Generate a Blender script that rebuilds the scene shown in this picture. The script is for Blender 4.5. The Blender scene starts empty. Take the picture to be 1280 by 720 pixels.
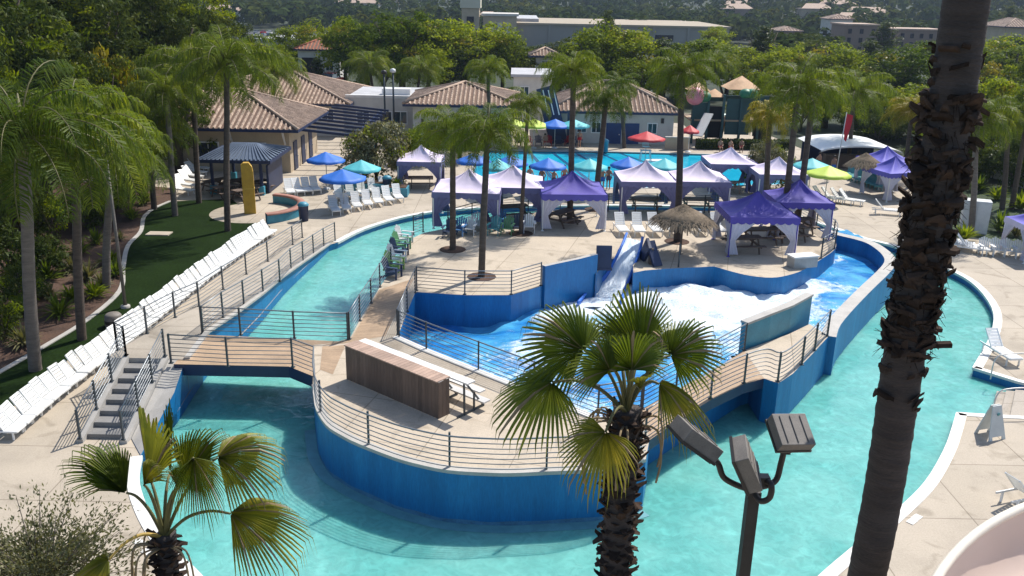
import bpy, bmesh, math, random
from mathutils import Vector, Matrix, noise as mnoise
random.seed(11)
scn = bpy.context.scene
col = scn.collection
R = math.radians
# ------------------------------------------------------------------ camera model
Fpx = 1100.0; PIT = math.atan(370/1100.0); HC = 13.5; ROLL = 0.02
_cp, _sp, _ca, _sa = math.cos(PIT), math.sin(PIT), math.cos(ROLL), math.sin(ROLL)
FW = Vector((0, _cp, -_sp)); _r0 = Vector((1, 0, 0)); _u0 = Vector((0, _sp, _cp))
RV = _r0*_ca + _u0*_sa; UV = _u0*_ca - _r0*_sa
CAMLOC = Vector((0, 0, HC))
def ray(px, py): return FW*Fpx + RV*(px-640) + UV*(360-py)
def P(px, py, z=0.0):
    """where a sight line meets the level z"""
    r = ray(px, py); return CAMLOC + r*((z-HC)/r.z)
def W(px, py, d):
    """where a sight line is d metres in front"""
    r = ray(px, py); return CAMLOC + r*(d/r.y)
def proj(p):
    q = Vector(p)-CAMLOC; d = q.dot(FW)
    return (640+Fpx*q.dot(RV)/d, 360-Fpx*q.dot(UV)/d, d)
def zat(x, y, py):
    lo, hi = -10.0, 80.0
    for _ in range(40):
        m = (lo+hi)/2
        if proj((x, y, m))[1] > py: lo = m
        else: hi = m
    return lo
def XY(pts, z=0.0): return [tuple(P(a, b, z)[:2]) for a, b in pts]
def lerp(a, b, t): return a+(b-a)*t
def smooth(pts, n=6, closed=False):
    """Catmull-Rom through points"""
    pts = [Vector(p) for p in pts]; out = []; N = len(pts)
    rng = range(N if closed else N-1)
    for i in rng:
        if closed: a, b, c, d = pts[(i-1) % N], pts[i], pts[(i+1) % N], pts[(i+2) % N]
        else: a, b, c, d = pts[max(i-1, 0)], pts[i], pts[i+1], pts[min(i+2, N-1)]
        for k in range(n):
            t = k/n
            out.append(0.5*((2*b)+(c-a)*t+(2*a-5*b+4*c-d)*t*t+(3*b-a-3*c+d)*t**3))
    if not closed: out.append(pts[-1])
    return out
# ------------------------------------------------------------------ mesh builder
class MB:
    def __init__(s): s.v = []; s.f = []; s.m = []; s.sm = []
    def add(s, vs, fs, mi=0, smooth=False):
        b = len(s.v); s.v += [tuple(x) for x in vs]
        for f in fs:
            s.f.append([b+i for i in f]); s.m.append(mi); s.sm.append(smooth)
        return s
    def quad(s, a, b, c, d, mi=0): return s.add([a, b, c, d], [(0, 1, 2, 3)], mi)
    def box(s, c, d, rz=0, mi=0, M=None):
        x, y, z = d[0]/2, d[1]/2, d[2]/2
        vs = [Vector((a, b, e)) for e in (-z, z) for a, b in ((-x, -y), (x, -y), (x, y), (-x, y))]
        if M is None: M = Matrix.Translation(Vector(c)) @ Matrix.Rotation(rz, 4, 'Z')
        else: M = Matrix.Translation(Vector(c)) @ M
        return s.add([M @ v for v in vs], [(3, 2, 1, 0), (4, 5, 6, 7), (0, 1, 5, 4), (1, 2, 6, 5), (2, 3, 7, 6), (3, 0, 4, 7)], mi)
    def bar(s, a, b, w, h=None, mi=0, up=(0, 0, 1)):
        """box-section bar from a to b"""
        a, b = Vector(a), Vector(b); h = h or w; d = (b-a); L = d.length
        if L < 1e-6: return s
        d /= L; u = Vector(up)
        if abs(d.dot(u)) > .98: u = Vector((0, 1, 0))
        r = d.cross(u).normalized(); u = r.cross(d)
        vs = []
        for q in (a, b):
            for i, j in ((-1, -1), (1, -1), (1, 1), (-1, 1)): vs.append(q+r*(w/2*i)+u*(h/2*j))
        return s.add(vs, [(3, 2, 1, 0), (4, 5, 6, 7), (0, 1, 5, 4), (1, 2, 6, 5), (2, 3, 7, 6), (3, 0, 4, 7)], mi)
    def tube(s, path, r, n=8, mi=0, cap=True, closed=False):
        path = [Vector(p) for p in path]; N = len(path)
        rs = r if isinstance(r, (list, tuple)) else [r]*N
        vs = []; prev = None
        for i, p in enumerate(path):
            t = (path[min(i+1, N-1)]-path[max(i-1, 0)])
            if t.length < 1e-9: t = Vector((0, 0, 1))
            t.normalize()
            if prev is None:
                u = Vector((0, 0, 1)) if abs(t.z) < .9 else Vector((1, 0, 0))
                a = t.cross(u).normalized()
            else:
                a = prev-t*prev.dot(t)
                if a.length < 1e-6: a = t.orthogonal()
                a.normalize()
            prev = a; b = t.cross(a)
            for k in range(n):
                th = 2*math.pi*k/n
                vs.append(p+a*(rs[i]*math.cos(th))+b*(rs[i]*math.sin(th)))
        fs = [(i*n+k, i*n+(k+1) % n, (i+1)*n+(k+1) % n, (i+1)*n+k) for i in range(N-1) for k in range(n)]
        if cap: fs += [tuple(range(n-1, -1, -1)), tuple(range((N-1)*n, N*n))]
        return s.add(vs, fs, mi, True)
    def lathe(s, prof, c=(0, 0, 0), n=16, mi=0, a0=0, a1=2*math.pi):
        c = Vector(c); full = abs(a1-a0-2*math.pi) < 1e-6; K = n if full else n+1
        vs = []
        for r, z in prof:
            for k in range(K):
                th = a0+(a1-a0)*k/n
                vs.append(c+Vector((r*math.cos(th), r*math.sin(th), z)))
        fs = [(i*K+k, i*K+(k+1) % K, (i+1)*K+(k+1) % K, (i+1)*K+k) for i in range(len(prof)-1) for k in range(n)]
        return s.add(vs, fs, mi, True)
    def prism(s, poly, z0, z1, mt=0, ms=0, bottom=True):
        """z0/z1 may be numbers or lists"""
        N = len(poly)
        a = z0 if isinstance(z0, (list, tuple)) else [z0]*N
        b = z1 if isinstance(z1, (list, tuple)) else [z1]*N
        area = sum(poly[i][0]*poly[(i+1) % N][1]-poly[(i+1) % N][0]*poly[i][1] for i in range(N))
        idx = list(range(N)) if area > 0 else list(range(N))[::-1]
        vs = [(poly[i][0], poly[i][1], b[i]) for i in idx]
        s.add(vs, [tuple(range(N))], mt)
        if bottom: s.add([(poly[i][0], poly[i][1], a[i]) for i in idx], [tuple(range(N-1, -1, -1))], ms)
        vs = [(poly[i][0], poly[i][1], a[i]) for i in idx]+vs
        s.add(vs, [(i, (i+1) % N, N+(i+1) % N, N+i) for i in range(N)], ms)
        return s
    def strip(s, A, B, mi=0, sm=False):
        N = len(A)
        return s.add(list(A)+list(B), [(i, i+1, N+i+1, N+i) for i in range(N-1)], mi, sm)
    def ribbon(s, path, w, h, mi=0, off=0.0, mside=None):
        """a flat band of width w and height h swept along a path in plan; path gives its top centre"""
        path = [Vector(p) for p in path]; N = len(path); L = []; Rr = []
        for i, p in enumerate(path):
            t = path[min(i+1, N-1)]-path[max(i-1, 0)]; t.z = 0; t.normalize(); q = Vector((-t.y, t.x, 0))
            L.append(p+q*(w/2+off)); Rr.append(p+q*(off-w/2))
        d = Vector((0, 0, -h)); ms = mi if mside is None else mside
        s.strip(Rr, L, mi); s.strip(L, [x+d for x in L], ms); s.strip([x+d for x in Rr], Rr, ms)
        s.quad(L[0], L[0]+d, Rr[0]+d, Rr[0], ms); s.quad(Rr[-1], Rr[-1]+d, L[-1]+d, L[-1], ms)
        return s
    def mesh(s, name, mats, off=None):
        me = bpy.data.meshes.new(name)
        v = s.v
        if off is not None: v = [(a-off[0], b-off[1], c-off[2]) for a, b, c in v]
        me.from_pydata(v, [], s.f)
        for m in (mats if isinstance(mats, (list, tuple)) else [mats]): me.materials.append(m)
        me.polygons.foreach_set('material_index', s.m)
        me.polygons.foreach_set('use_smooth', s.sm)
        me.update()
        return me
    def build(s, name, mats, parent=None, world=False, label=None):
        """world=True: the builder holds world coordinates, the parent is an unrotated thing"""
        off = None
        if parent is not None and world: off = tuple(root_loc(parent))
        return obj(name, s.mesh(name, mats, off), parent, label)
def root_loc(o):
    l = Vector(o.location)
    while o.parent: o = o.parent; l += Vector(o.location)
    return l
def obj(name, me, parent=None, label=None):
    o = bpy.data.objects.new(name, me); col.objects.link(o)
    if parent is not None: o.parent = parent
    if label: o['label'] = label
    return o
def tag(o, label, cat, group=None, kind=None):
    if label: o['label'] = label
    if cat: o['category'] = cat
    if group: o['group'] = group
    if kind: o['kind'] = kind
    return o
def thing(name, label, cat, loc=(0, 0, 0), rz=0, group=None):
    o = bpy.data.objects.new(name, None); col.objects.link(o); o.empty_display_size = .3
    o.location = loc; o.rotation_euler = (0, 0, rz)
    return tag(o, label, cat, group)
def struct(name, m, mats=None, label=None):
    o = m.build(name, mats) if isinstance(m, MB) else m
    o['kind'] = 'structure'
    if label: o['label'] = label
    return o
KIDS = {}
def kids(o):
    return [c for c in bpy.data.objects if c.parent == o]
def dup(root, loc, rz=0, label=None, group=None, sc=None):
    key = root.name
    if key not in KIDS: KIDS[key] = [(c, kids(c)) for c in kids(root)]
    r = root.copy(); col.objects.link(r); r.location = loc; r.rotation_euler = (0, 0, rz)
    if sc is not None: r.scale = sc if isinstance(sc, tuple) else (sc, sc, sc)
    if label: r['label'] = label
    if group: r['group'] = group
    for c, g in KIDS[key]:
        d = c.copy(); col.objects.link(d); d.parent = r
        for x in g:
            e = x.copy(); col.objects.link(e); e.parent = d
    return r
class Proto:
    """first use places the thing itself, later uses copy it"""
    def __init__(s, root): s.root = root; s.used = False
    def put(s, loc, rz=0, label=None, group=None, sc=None):
        if not s.used:
            kk = kids(s.root); KIDS[s.root.name] = [(c, kids(c)) for c in kk]
            s.used = True; r = s.root; r.location = loc; r.rotation_euler = (0, 0, rz)
            if sc is not None: r.scale = sc if isinstance(sc, tuple) else (sc, sc, sc)
            if label: r['label'] = label
            if group: r['group'] = group
            return r
        return dup(s.root, loc, rz, label, group, sc)
_ones = 'first second third fourth fifth sixth seventh eighth ninth tenth eleventh twelfth thirteenth fourteenth fifteenth sixteenth seventeenth eighteenth nineteenth'.split()
def nth(i):
    if i < 19: return _ones[i]
    t, u = divmod(i+1, 10); tens = 'x x twent thirt fort fift sixt sevent eight ninet'.split()[t]
    return tens+'ieth' if u == 0 else tens+'y-'+_ones[u-1]
def inside(x, y, poly):
    c = False; j = len(poly)-1
    for i in range(len(poly)):
        a, b = poly[i], poly[j]
        if (a[1] > y) != (b[1] > y) and x < (b[0]-a[0])*(y-a[1])/(b[1]-a[1])+a[0]: c = not c
        j = i
    return c
# ------------------------------------------------------------------ materials
def _new(name):
    m = bpy.data.materials.new(name); m.use_nodes = True; nt = m.node_tree
    for n in list(nt.nodes): nt.nodes.remove(n)
    out = nt.nodes.new('ShaderNodeOutputMaterial')
    return m, nt, out
def N(nt, typ, **kw):
    n = nt.nodes.new(typ)
    for k, v in kw.items():
        if k.startswith('i_'):
            key = k[2:]
            n.inputs[int(key) if key.isdigit() else key.replace('_', ' ')].default_value = v
        else: setattr(n, k, v)
    return n
def c4(c): return (c[0], c[1], c[2], 1)
def scalec(c, k): return tuple(min(1, x*k) for x in c)
def mapping(nt, scale=(1, 1, 1), rot=(0, 0, 0)):
    tc = N(nt, 'ShaderNodeTexCoord'); mp = N(nt, 'ShaderNodeMapping')
    mp.inputs['Scale'].default_value = scale; mp.inputs['Rotation'].default_value = rot
    nt.links.new(tc.outputs['Object'], mp.inputs['Vector']); return mp
def ramp(nt, stops):
    r = N(nt, 'ShaderNodeValToRGB'); e = r.color_ramp.elements
    while len(e) < len(stops): e.new(.5)
    for i, (p, c) in enumerate(stops): e[i].position = p; e[i].color = c4(c)
    return r
def mat(name, c, rough=.6, nscale=3, amt=.18, bump=0, bscale=None, metal=0, spec=.5, island=0, objr=0, stretch=(1, 1, 1), c2=None, fine=0):
    m, nt, out = _new(name); L = nt.links.new
    b = N(nt, 'ShaderNodeBsdfPrincipled', i_Roughness=rough, i_Metallic=metal)
    b.inputs['Specular IOR Level'].default_value = spec
    mp = mapping(nt, stretch)
    n = N(nt, 'ShaderNodeTexNoise', i_Scale=nscale, i_Detail=6.0, i_Roughness=.6); L(mp.outputs[0], n.inputs['Vector'])
    rp = ramp(nt, [(.28, scalec(c, 1-amt)), (.5, c), (.75, c2 or scalec(c, 1+amt))]); L(n.outputs['Fac'], rp.inputs[0])
    cur = rp.outputs[0]
    if fine:
        n3 = N(nt, 'ShaderNodeTexNoise', i_Scale=nscale*17, i_Detail=4.0); L(mp.outputs[0], n3.inputs['Vector'])
        r3 = ramp(nt, [(.3, (1-fine,)*3), (.7, (1+fine*.4,)*3)]); L(n3.outputs['Fac'], r3.inputs[0])
        mx = N(nt, 'ShaderNodeMixRGB', blend_type='MULTIPLY', i_Fac=1.0); L(cur, mx.inputs[1]); L(r3.outputs[0], mx.inputs[2]); cur = mx.outputs[0]
    if island or objr:
        if island: g = N(nt, 'ShaderNodeNewGeometry').outputs['Random Per Island']; k = island
        else: g = N(nt, 'ShaderNodeObjectInfo').outputs['Random']; k = objr
        r2 = ramp(nt, [(0, (1-k,)*3), (1, (1+k*.6,)*3)]); L(g, r2.inputs[0])
        mx = N(nt, 'ShaderNodeMixRGB', blend_type='MULTIPLY', i_Fac=1.0); L(cur, mx.inputs[1]); L(r2.outputs[0], mx.inputs[2]); cur = mx.outputs[0]
    L(cur, b.inputs['Base Color'])
    if bump:
        n2 = N(nt, 'ShaderNodeTexNoise', i_Scale=bscale or nscale*6, i_Detail=5.0); L(mp.outputs[0], n2.inputs['Vector'])
        bp = N(nt, 'ShaderNodeBump', i_Strength=bump, i_Distance=.03); L(n2.outputs['Fac'], bp.inputs['Height']); L(bp.outputs[0], b.inputs['Normal'])
    L(b.outputs[0], out.inputs[0]); return m
def leafmat(name, c, trans=.35, c2=None, objr=.35, gloss=.25, nscale=.8):
    """thin leaf: diffuse + light through it + slight sheen"""
    m, nt, out = _new(name); L = nt.links.new
    mp = mapping(nt); n = N(nt, 'ShaderNodeTexNoise', i_Scale=nscale, i_Detail=3.0); L(mp.outputs[0], n.inputs['Vector'])
    c2 = c2 or (c[0]*1.7, c[1]*1.35, c[2]*1.1)
    rp = ramp(nt, [(.3, scalec(c, .75)), (.5, c), (.72, c2)]); L(n.outputs['Fac'], rp.inputs[0])
    g = N(nt, 'ShaderNodeNewGeometry'); r1 = ramp(nt, [(0, (.62, .66, .6)), (1, (1.35, 1.25, 1.1))]); L(g.outputs['Random Per Island'], r1.inputs[0])
    mx = N(nt, 'ShaderNodeMixRGB', blend_type='MULTIPLY', i_Fac=1.0); L(rp.outputs[0], mx.inputs[1]); L(r1.outputs[0], mx.inputs[2])
    oi = N(nt, 'ShaderNodeObjectInfo'); r2 = ramp(nt, [(0, (1-objr, 1-objr*.9, 1-objr)), (1, (1+objr, 1+objr*.6, 1))]); L(oi.outputs['Random'], r2.inputs[0])
    m2 = N(nt, 'ShaderNodeMixRGB', blend_type='MULTIPLY', i_Fac=1.0); L(mx.outputs[0], m2.inputs[1]); L(r2.outputs[0], m2.inputs[2])
    b = N(nt, 'ShaderNodeBsdfPrincipled', i_Roughness=.45); b.inputs['Specular IOR Level'].default_value = gloss
    L(m2.outputs[0], b.inputs['Base Color'])
    t = N(nt, 'ShaderNodeBsdfTranslucent'); ty = N(nt, 'ShaderNodeMixRGB', blend_type='MULTIPLY', i_Fac=1.0); ty.inputs[2].default_value = (1.5, 1.45, .5, 1)
    L(m2.outputs[0], ty.inputs[1]); L(ty.outputs[0], t.inputs['Color'])
    s = N(nt, 'ShaderNodeMixShader', i_0=trans); L(b.outputs[0], s.inputs[1]); L(t.outputs[0], s.inputs[2]); L(s.outputs[0], out.inputs[0])
    return m
def watermat(name, ca, cb, scale=1.2, bump=.35, bscale=2.2, rough=.06, stretch=(1, 1, 1), foam=False, cells=.0, cellscale=1.4, sss=0):
    m, nt, out = _new(name); L = nt.links.new
    mp = mapping(nt, stretch)
    n = N(nt, 'ShaderNodeTexNoise', i_Scale=scale*.35, i_Detail=4.0, i_Distortion=.6); L(mp.outputs[0], n.inputs['Vector'])
    rp = ramp(nt, [(.38, ca), (.62, cb)]); L(n.outputs['Fac'], rp.inputs[0]); cur = rp.outputs[0]
    # caustic net of refracted light, painted into the water colour
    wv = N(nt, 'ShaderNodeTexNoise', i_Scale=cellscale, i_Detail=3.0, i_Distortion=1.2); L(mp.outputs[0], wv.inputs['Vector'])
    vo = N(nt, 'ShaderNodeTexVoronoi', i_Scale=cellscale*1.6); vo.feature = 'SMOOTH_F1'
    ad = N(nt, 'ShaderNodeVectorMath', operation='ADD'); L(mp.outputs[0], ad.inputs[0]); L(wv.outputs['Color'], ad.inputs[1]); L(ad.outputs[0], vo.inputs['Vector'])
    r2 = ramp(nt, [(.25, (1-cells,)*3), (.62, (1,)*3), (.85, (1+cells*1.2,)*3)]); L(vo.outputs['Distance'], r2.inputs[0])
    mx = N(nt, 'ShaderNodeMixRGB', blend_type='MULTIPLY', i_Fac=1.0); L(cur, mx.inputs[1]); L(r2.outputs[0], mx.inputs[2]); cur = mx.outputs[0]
    b = N(nt, 'ShaderNodeBsdfPrincipled', i_Roughness=rough, i_IOR=1.33)
    if foam:
        at = N(nt, 'ShaderNodeAttribute', attribute_name='foam')
        fn = N(nt, 'ShaderNodeTexNoise', i_Scale=2.2, i_Detail=8.0, i_Roughness=.72, i_Distortion=.8)
        mq = mapping(nt, (1, 1.0, 1)); L(mq.outputs[0], fn.inputs['Vector'])
        a1 = N(nt, 'ShaderNodeMath', operation='ADD'); sc_ = N(nt, 'ShaderNodeMath', operation='MULTIPLY', i_1=1.35); L(at.outputs['Fac'], sc_.inputs[0]); L(sc_.outputs[0], a1.inputs[0]); L(fn.outputs['Fac'], a1.inputs[1])
        mr = N(nt, 'ShaderNodeMapRange', i_1=.82, i_2=1.15); mr.interpolation_type = 'SMOOTHSTEP'; L(a1.outputs[0], mr.inputs[0])
        m3 = N(nt, 'ShaderNodeMixRGB'); L(mr.outputs[0], m3.inputs[0]); L(cur, m3.inputs[1]); fx = N(nt, 'ShaderNodeTexNoise', i_Scale=6.5, i_Detail=9.0, i_Roughness=.75, i_Distortion=1.5); L(mq.outputs[0], fx.inputs['Vector']); fr_ = ramp(nt, [(.36, (.30, .52, .72)), (.47, (.66, .75, .81)), (.6, (.80, .83, .85))]); L(fx.outputs['Fac'], fr_.inputs[0]); L(fr_.outputs[0], m3.inputs[2]); cur = m3.outputs[0]
        rr = N(nt, 'ShaderNodeMapRange', i_3=rough, i_4=.7); L(mr.outputs[0], rr.inputs[0]); L(rr.outputs[0], b.inputs['Roughness'])
    L(cur, b.inputs['Base Color'])
    if sss: b.subsurface_method = 'BURLEY'; b.inputs['Subsurface Weight'].default_value = sss; b.inputs['Subsurface Radius'].default_value = (.5, 1, 1); b.inputs['Subsurface Scale'].default_value = .45
    n2 = N(nt, 'ShaderNodeTexNoise', i_Scale=bscale, i_Detail=4.0, i_Distortion=.5); L(mp.outputs[0], n2.inputs['Vector'])
    bp = N(nt, 'ShaderNodeBump', i_Strength=bump, i_Distance=.12); L(n2.outputs['Fac'], bp.inputs['Height']); L(bp.outputs[0], b.inputs['Normal'])
    if foam:
        mh = N(nt, 'ShaderNodeMath', operation='MULTIPLY'); L(fx.outputs['Fac'], mh.inputs[0]); L(mr.outputs[0], mh.inputs[1])
        b2 = N(nt, 'ShaderNodeBump', i_Strength=.3, i_Distance=.2); L(mh.outputs[0], b2.inputs['Height']); L(bp.outputs[0], b2.inputs['Normal']); L(b2.outputs[0], b.inputs['Normal'])
    L(b.outputs[0], out.inputs[0]); return m
def deckmat(name, c, bw=3.2, bh=3.0, joint=.55, rot=0.0):
    """cast concrete with saw-cut joints, stains and grain"""
    m, nt, out = _new(name); L = nt.links.new
    mp = mapping(nt, (1, 1, 1), (0, 0, rot))
    n = N(nt, 'ShaderNodeTexNoise', i_Scale=.35, i_Detail=8.0, i_Roughness=.65); L(mp.outputs[0], n.inputs['Vector'])
    rp = ramp(nt, [(.3, scalec(c, .82)), (.5, c), (.7, scalec(c, 1.1))]); L(n.outputs['Fac'], rp.inputs[0])
    n2 = N(nt, 'ShaderNodeTexNoise', i_Scale=22.0, i_Detail=4.0); L(mp.outputs[0], n2.inputs['Vector'])
    r2 = ramp(nt, [(.3, (.88,)*3), (.7, (1.06,)*3)]); L(n2.outputs['Fac'], r2.inputs[0])
    mx = N(nt, 'ShaderNodeMixRGB', blend_type='MULTIPLY', i_Fac=1.0); L(rp.outputs[0], mx.inputs[1]); L(r2.outputs[0], mx.inputs[2])
    br = N(nt, 'ShaderNodeTexBrick', offset=0.0); br.inputs['Color1'].default_value = (1, 1, 1, 1); br.inputs['Color2'].default_value = (.93, .93, .92, 1)
    br.inputs['Mortar'].default_value = (joint, joint*.97, joint*.93, 1); br.inputs['Scale'].default_value = 1; br.inputs['Mortar Size'].default_value = .018
    br.inputs['Brick Width'].default_value = bw; br.inputs['Row Height'].default_value = bh; L(mp.outputs[0], br.inputs['Vector'])
    m2 = N(nt, 'ShaderNodeMixRGB', blend_type='MULTIPLY', i_Fac=1.0); L(mx.outputs[0], m2.inputs[1]); L(br.outputs['Color'], m2.inputs[2])
    # water stains and spills
    n4 = N(nt, 'ShaderNodeTexNoise', i_Scale=.9, i_Detail=7.0, i_Distortion=1.0); L(mp.outputs[0], n4.inputs['Vector'])
    r4 = ramp(nt, [(.56, (1,)*3), (.70, (.74, .73, .71))]); L(n4.outputs['Fac'], r4.inputs[0])
    m4 = N(nt, 'ShaderNodeMixRGB', blend_type='MULTIPLY', i_Fac=1.0); L(m2.outputs[0], m4.inputs[1]); L(r4.outputs[0], m4.inputs[2])
    b = N(nt, 'ShaderNodeBsdfPrincipled', i_Roughness=.8); b.inputs['Specular IOR Level'].default_value = .25
    L(m4.outputs[0], b.inputs['Base Color'])
    bp = N(nt, 'ShaderNodeBump', i_Strength=.15, i_Distance=.01); L(n2.outputs['Fac'], bp.inputs['Height']); L(bp.outputs[0], b.inputs['Normal'])
    L(b.outputs[0], out.inputs[0]); return m
MT = dict(
 deck=deckmat('deck_concrete', (.46, .395, .315)), plaza=deckmat('plaza_concrete', (.52, .44, .345), 2.6, 2.6, .6, .25),
 ramp=deckmat('ramp_concrete', (.42, .37, .31), 20, 2.4, .6),
 coping=mat('white_coping', (.72, .70, .66), .6, 2, .12, fine=.1), graycop=mat('grey_coping', (.42, .40, .37), .7, 2, .15, fine=.12),
 blue=mat('blue_wall_paint', (.003, .155, .39), .5, 1.1, .2, fine=.18, c2=(.012, .21, .46), stretch=(1.6, 1.6, .22)),
 teal=mat('teal_wall_paint', (.05, .26, .36), .5, .8, .25, fine=.12), navy=mat('navy_paint', (.012, .025, .075), .5, 2, .2),
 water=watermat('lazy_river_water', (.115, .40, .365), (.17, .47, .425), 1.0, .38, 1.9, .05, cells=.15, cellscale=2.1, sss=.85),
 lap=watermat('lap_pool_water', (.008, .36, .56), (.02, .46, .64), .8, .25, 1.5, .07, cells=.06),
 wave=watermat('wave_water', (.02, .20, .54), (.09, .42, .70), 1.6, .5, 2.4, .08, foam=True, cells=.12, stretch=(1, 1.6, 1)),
 whitewater=mat('white_water', (.66, .76, .84), .45, 2.5, .22, .6, 9, stretch=(3.0, .5, .5), c2=(.86, .88, .9)), turf=mat('turf', (.013, .027, .006), .95, .5, .25, .5, 60, fine=.35, spec=.05), mulch=mat('mulch', (.085, .045, .028), .95, 1.2, .35, .8, 14, fine=.4),
 soil=mat('soil_and_scrub', (.10, .10, .05), .95, .05, .4, fine=.4), hill=mat('hill_ground', (.028, .042, .016), .95, .02, .4, fine=.4),
 white=mat('white_plastic', (.80, .80, .78), .42, 3, .06, objr=.12), slat=mat('white_slat_plastic', (.82, .82, .80), .4, 3, .06, objr=.14),
 gplastic=mat('grey_plastic', (.55, .57, .58), .5, 3, .1, objr=.1),
 steel=mat('rail_steel', (.20, .22, .24), .35, 8, .1, metal=.4), post=mat('post_paint', (.035, .048, .058), .45, 5, .2),
 lampm=mat('dark_bronze_paint', (.028, .024, .022), .5, 6, .3, fine=.25), lampgrey=mat('weathered_grey_paint', (.18, .16, .14), .6, 5, .25, fine=.2),
 wood=mat('weathered_boards', (.15, .105, .08), .75, 1.5, .25, stretch=(1, 1, .12), island=.22, fine=.2),
 woodtop=mat('bleached_boards', (.42, .29, .22), .75, 1.5, .2, island=.2, fine=.15), board=mat('walkway_boards', (.40, .28, .18), .75, 1.2, .18, island=.14, fine=.15),
 alum=mat('pale_aluminium', (.62, .60, .57), .4, 5, .08, metal=.2), thatch=mat('thatch', (.20, .15, .10), .95, 6, .4, island=.3, fine=.3),
 purple=mat('purple_canvas', (.080, .060, .35), .7, 1.5, .16, .35, 4), violet=mat('blue_violet_canvas', (.11, .10, .46), .7, 1.5, .12, .2, 6),
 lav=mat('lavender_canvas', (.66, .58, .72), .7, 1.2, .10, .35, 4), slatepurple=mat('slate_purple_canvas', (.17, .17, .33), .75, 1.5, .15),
 sheer=mat('sheer_curtain', (.60, .58, .68), .8, 2, .1, .3, 8, stretch=(6, 6, .4)),
 ublue=mat('blue_canvas', (.015, .14, .56), .6, 2, .1), uteal=mat('aqua_canvas', (.08, .46, .50), .6, 2, .1), ulime=mat('lime_canvas', (.48, .62, .06), .6, 2, .1), ured=mat('red_canvas', (.52, .025, .03), .6, 2, .12),
 tile=mat('clay_barrel_tile', (.46, .335, .25), .85, 2.5, .25, island=.28, fine=.3), stucco=mat('tan_stucco', (.47, .38, .27), .9, 1, .12, fine=.1),
 stuccow=mat('white_stucco', (.60, .57, .52), .9, 1, .12, fine=.1), glass=mat('window_glass', (.03, .045, .06), .08, 2, .2), dark=mat('dark_void', (.012, .012, .014), .9, 2, .2),
 flatroof=mat('flat_roof', (.45, .45, .46), .9, .6, .2, fine=.15), corr=mat('corrugated_metal', (.11, .14, .19), .45, 3, .15, metal=.3), yellow=mat('mustard_paint', (.50, .30, .025), .55, 2, .2, fine=.12),
 trunk=mat('palm_trunk', (.095, .072, .055), .9, 4, .35, .7, 18, stretch=(.6, .6, 2.6), fine=.3), step=mat('dark_step', (.22, .215, .21), .8, 2, .2, fine=.15), tilebase=mat('shaded_tile_channel', (.16, .10, .07), .9, 2, .2), bark=mat('tree_bark', (.10, .075, .055), .95, 3, .3, .5, fine=.2),
 boot=mat('palm_boot', (.050, .034, .026), .95, 5, .4, .6, 20, island=.55, spec=.1), greytrunk=mat('grey_trunk', (.165, .138, .115), .9, 4, .3, .6, 18, stretch=(.5, .5, 2.5), fine=.25),
 dktrunk=mat('dark_palm_trunk', (.060, .046, .040), .9, 3, .35, .8, 14, stretch=(.6, .6, 3.5), fine=.3),
 queen=leafmat('queen_palm_leaf', (.115, .175, .028), .42, gloss=.10), queeny=leafmat('queen_palm_yellow_leaf', (.24, .24, .035), .4, gloss=.1), fan=leafmat('fan_palm_leaf', (.105, .15, .022), .38, objr=.15, gloss=.4, nscale=2),
 fany=leafmat('fan_palm_pale_leaf', (.20, .22, .04), .40, objr=.1, gloss=.4, nscale=2), petiole=mat('petiole', (.11, .10, .03), .6, 4, .3), petioley=mat('yellow_petiole', (.42, .28, .06), .6, 4, .2), deadleaf=mat('dead_leaf', (.30, .22, .12), .9, 5, .3),
 leaf=leafmat('broad_leaf', (.14, .21, .018), .42, gloss=.04, objr=.55), leafd=leafmat('dark_leaf', (.058, .088, .026), .28, objr=.3, gloss=.05), leafo=leafmat('olive_leaf', (.15, .155, .095), .25, objr=.1, c2=(.24, .24, .17), gloss=.15),
 leafy=leafmat('yellow_leaf', (.22, .21, .02), .4), leafdist=leafmat('far_leaf', (.042, .066, .022), .2, objr=.1, gloss=.0, nscale=.03, c2=(.10, .11, .03)),
 skin=mat('skin', (.42, .24, .16), .6, 4, .1, objr=.4), hair=mat('hair', (.03, .02, .015), .6, 4, .2), swimd=mat('swimwear', (.06, .05, .09), .7, 4, .2, objr=.5),
 green=mat('green_paint', (.02, .16, .08), .5, 2, .2), pink=mat('pink_paint', (.62, .20, .25), .45, 2, .12), tealdark=mat('dark_teal_panel', (.02, .07, .075), .6, 2, .2),
 orangethatch=mat('tan_canvas_roof', (.48, .30, .17), .8, 3, .18, island=.2), flume=mat('beige_gelcoat', (.62, .50, .43), .3, .8, .08), flumelip=mat('cream_gelcoat', (.76, .69, .58), .35, 1, .06),
 redflag=mat('red_flag_cloth', (.50, .02, .03), .7, 2, .1), asphalt=mat('asphalt', (.06, .06, .06), .9, .3, .2, fine=.3), chairgreen=mat('green_plastic', (.10, .26, .12), .45, 3, .1), chairblue=mat('blue_plastic', (.05, .16, .36), .45, 3, .1),
 chairlime=mat('lime_plastic', (.26, .46, .12), .45, 3, .1), chairnavy=mat('navy_plastic', (.02, .04, .10), .45, 3, .1), chairteal=mat('teal_plastic', (.08, .30, .32), .45, 3, .1),
 carw=mat('car_white', (.75, .75, .75), .25, 2, .05), cars=mat('car_silver', (.40, .42, .45), .25, 2, .05, metal=.4), card=mat('car_dark', (.03, .035, .045), .25, 2, .1), carr=mat('car_red', (.40, .02, .02), .25, 2, .1), rubber=mat('rubber', (.02, .02, .02), .8, 4, .1),
)
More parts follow.
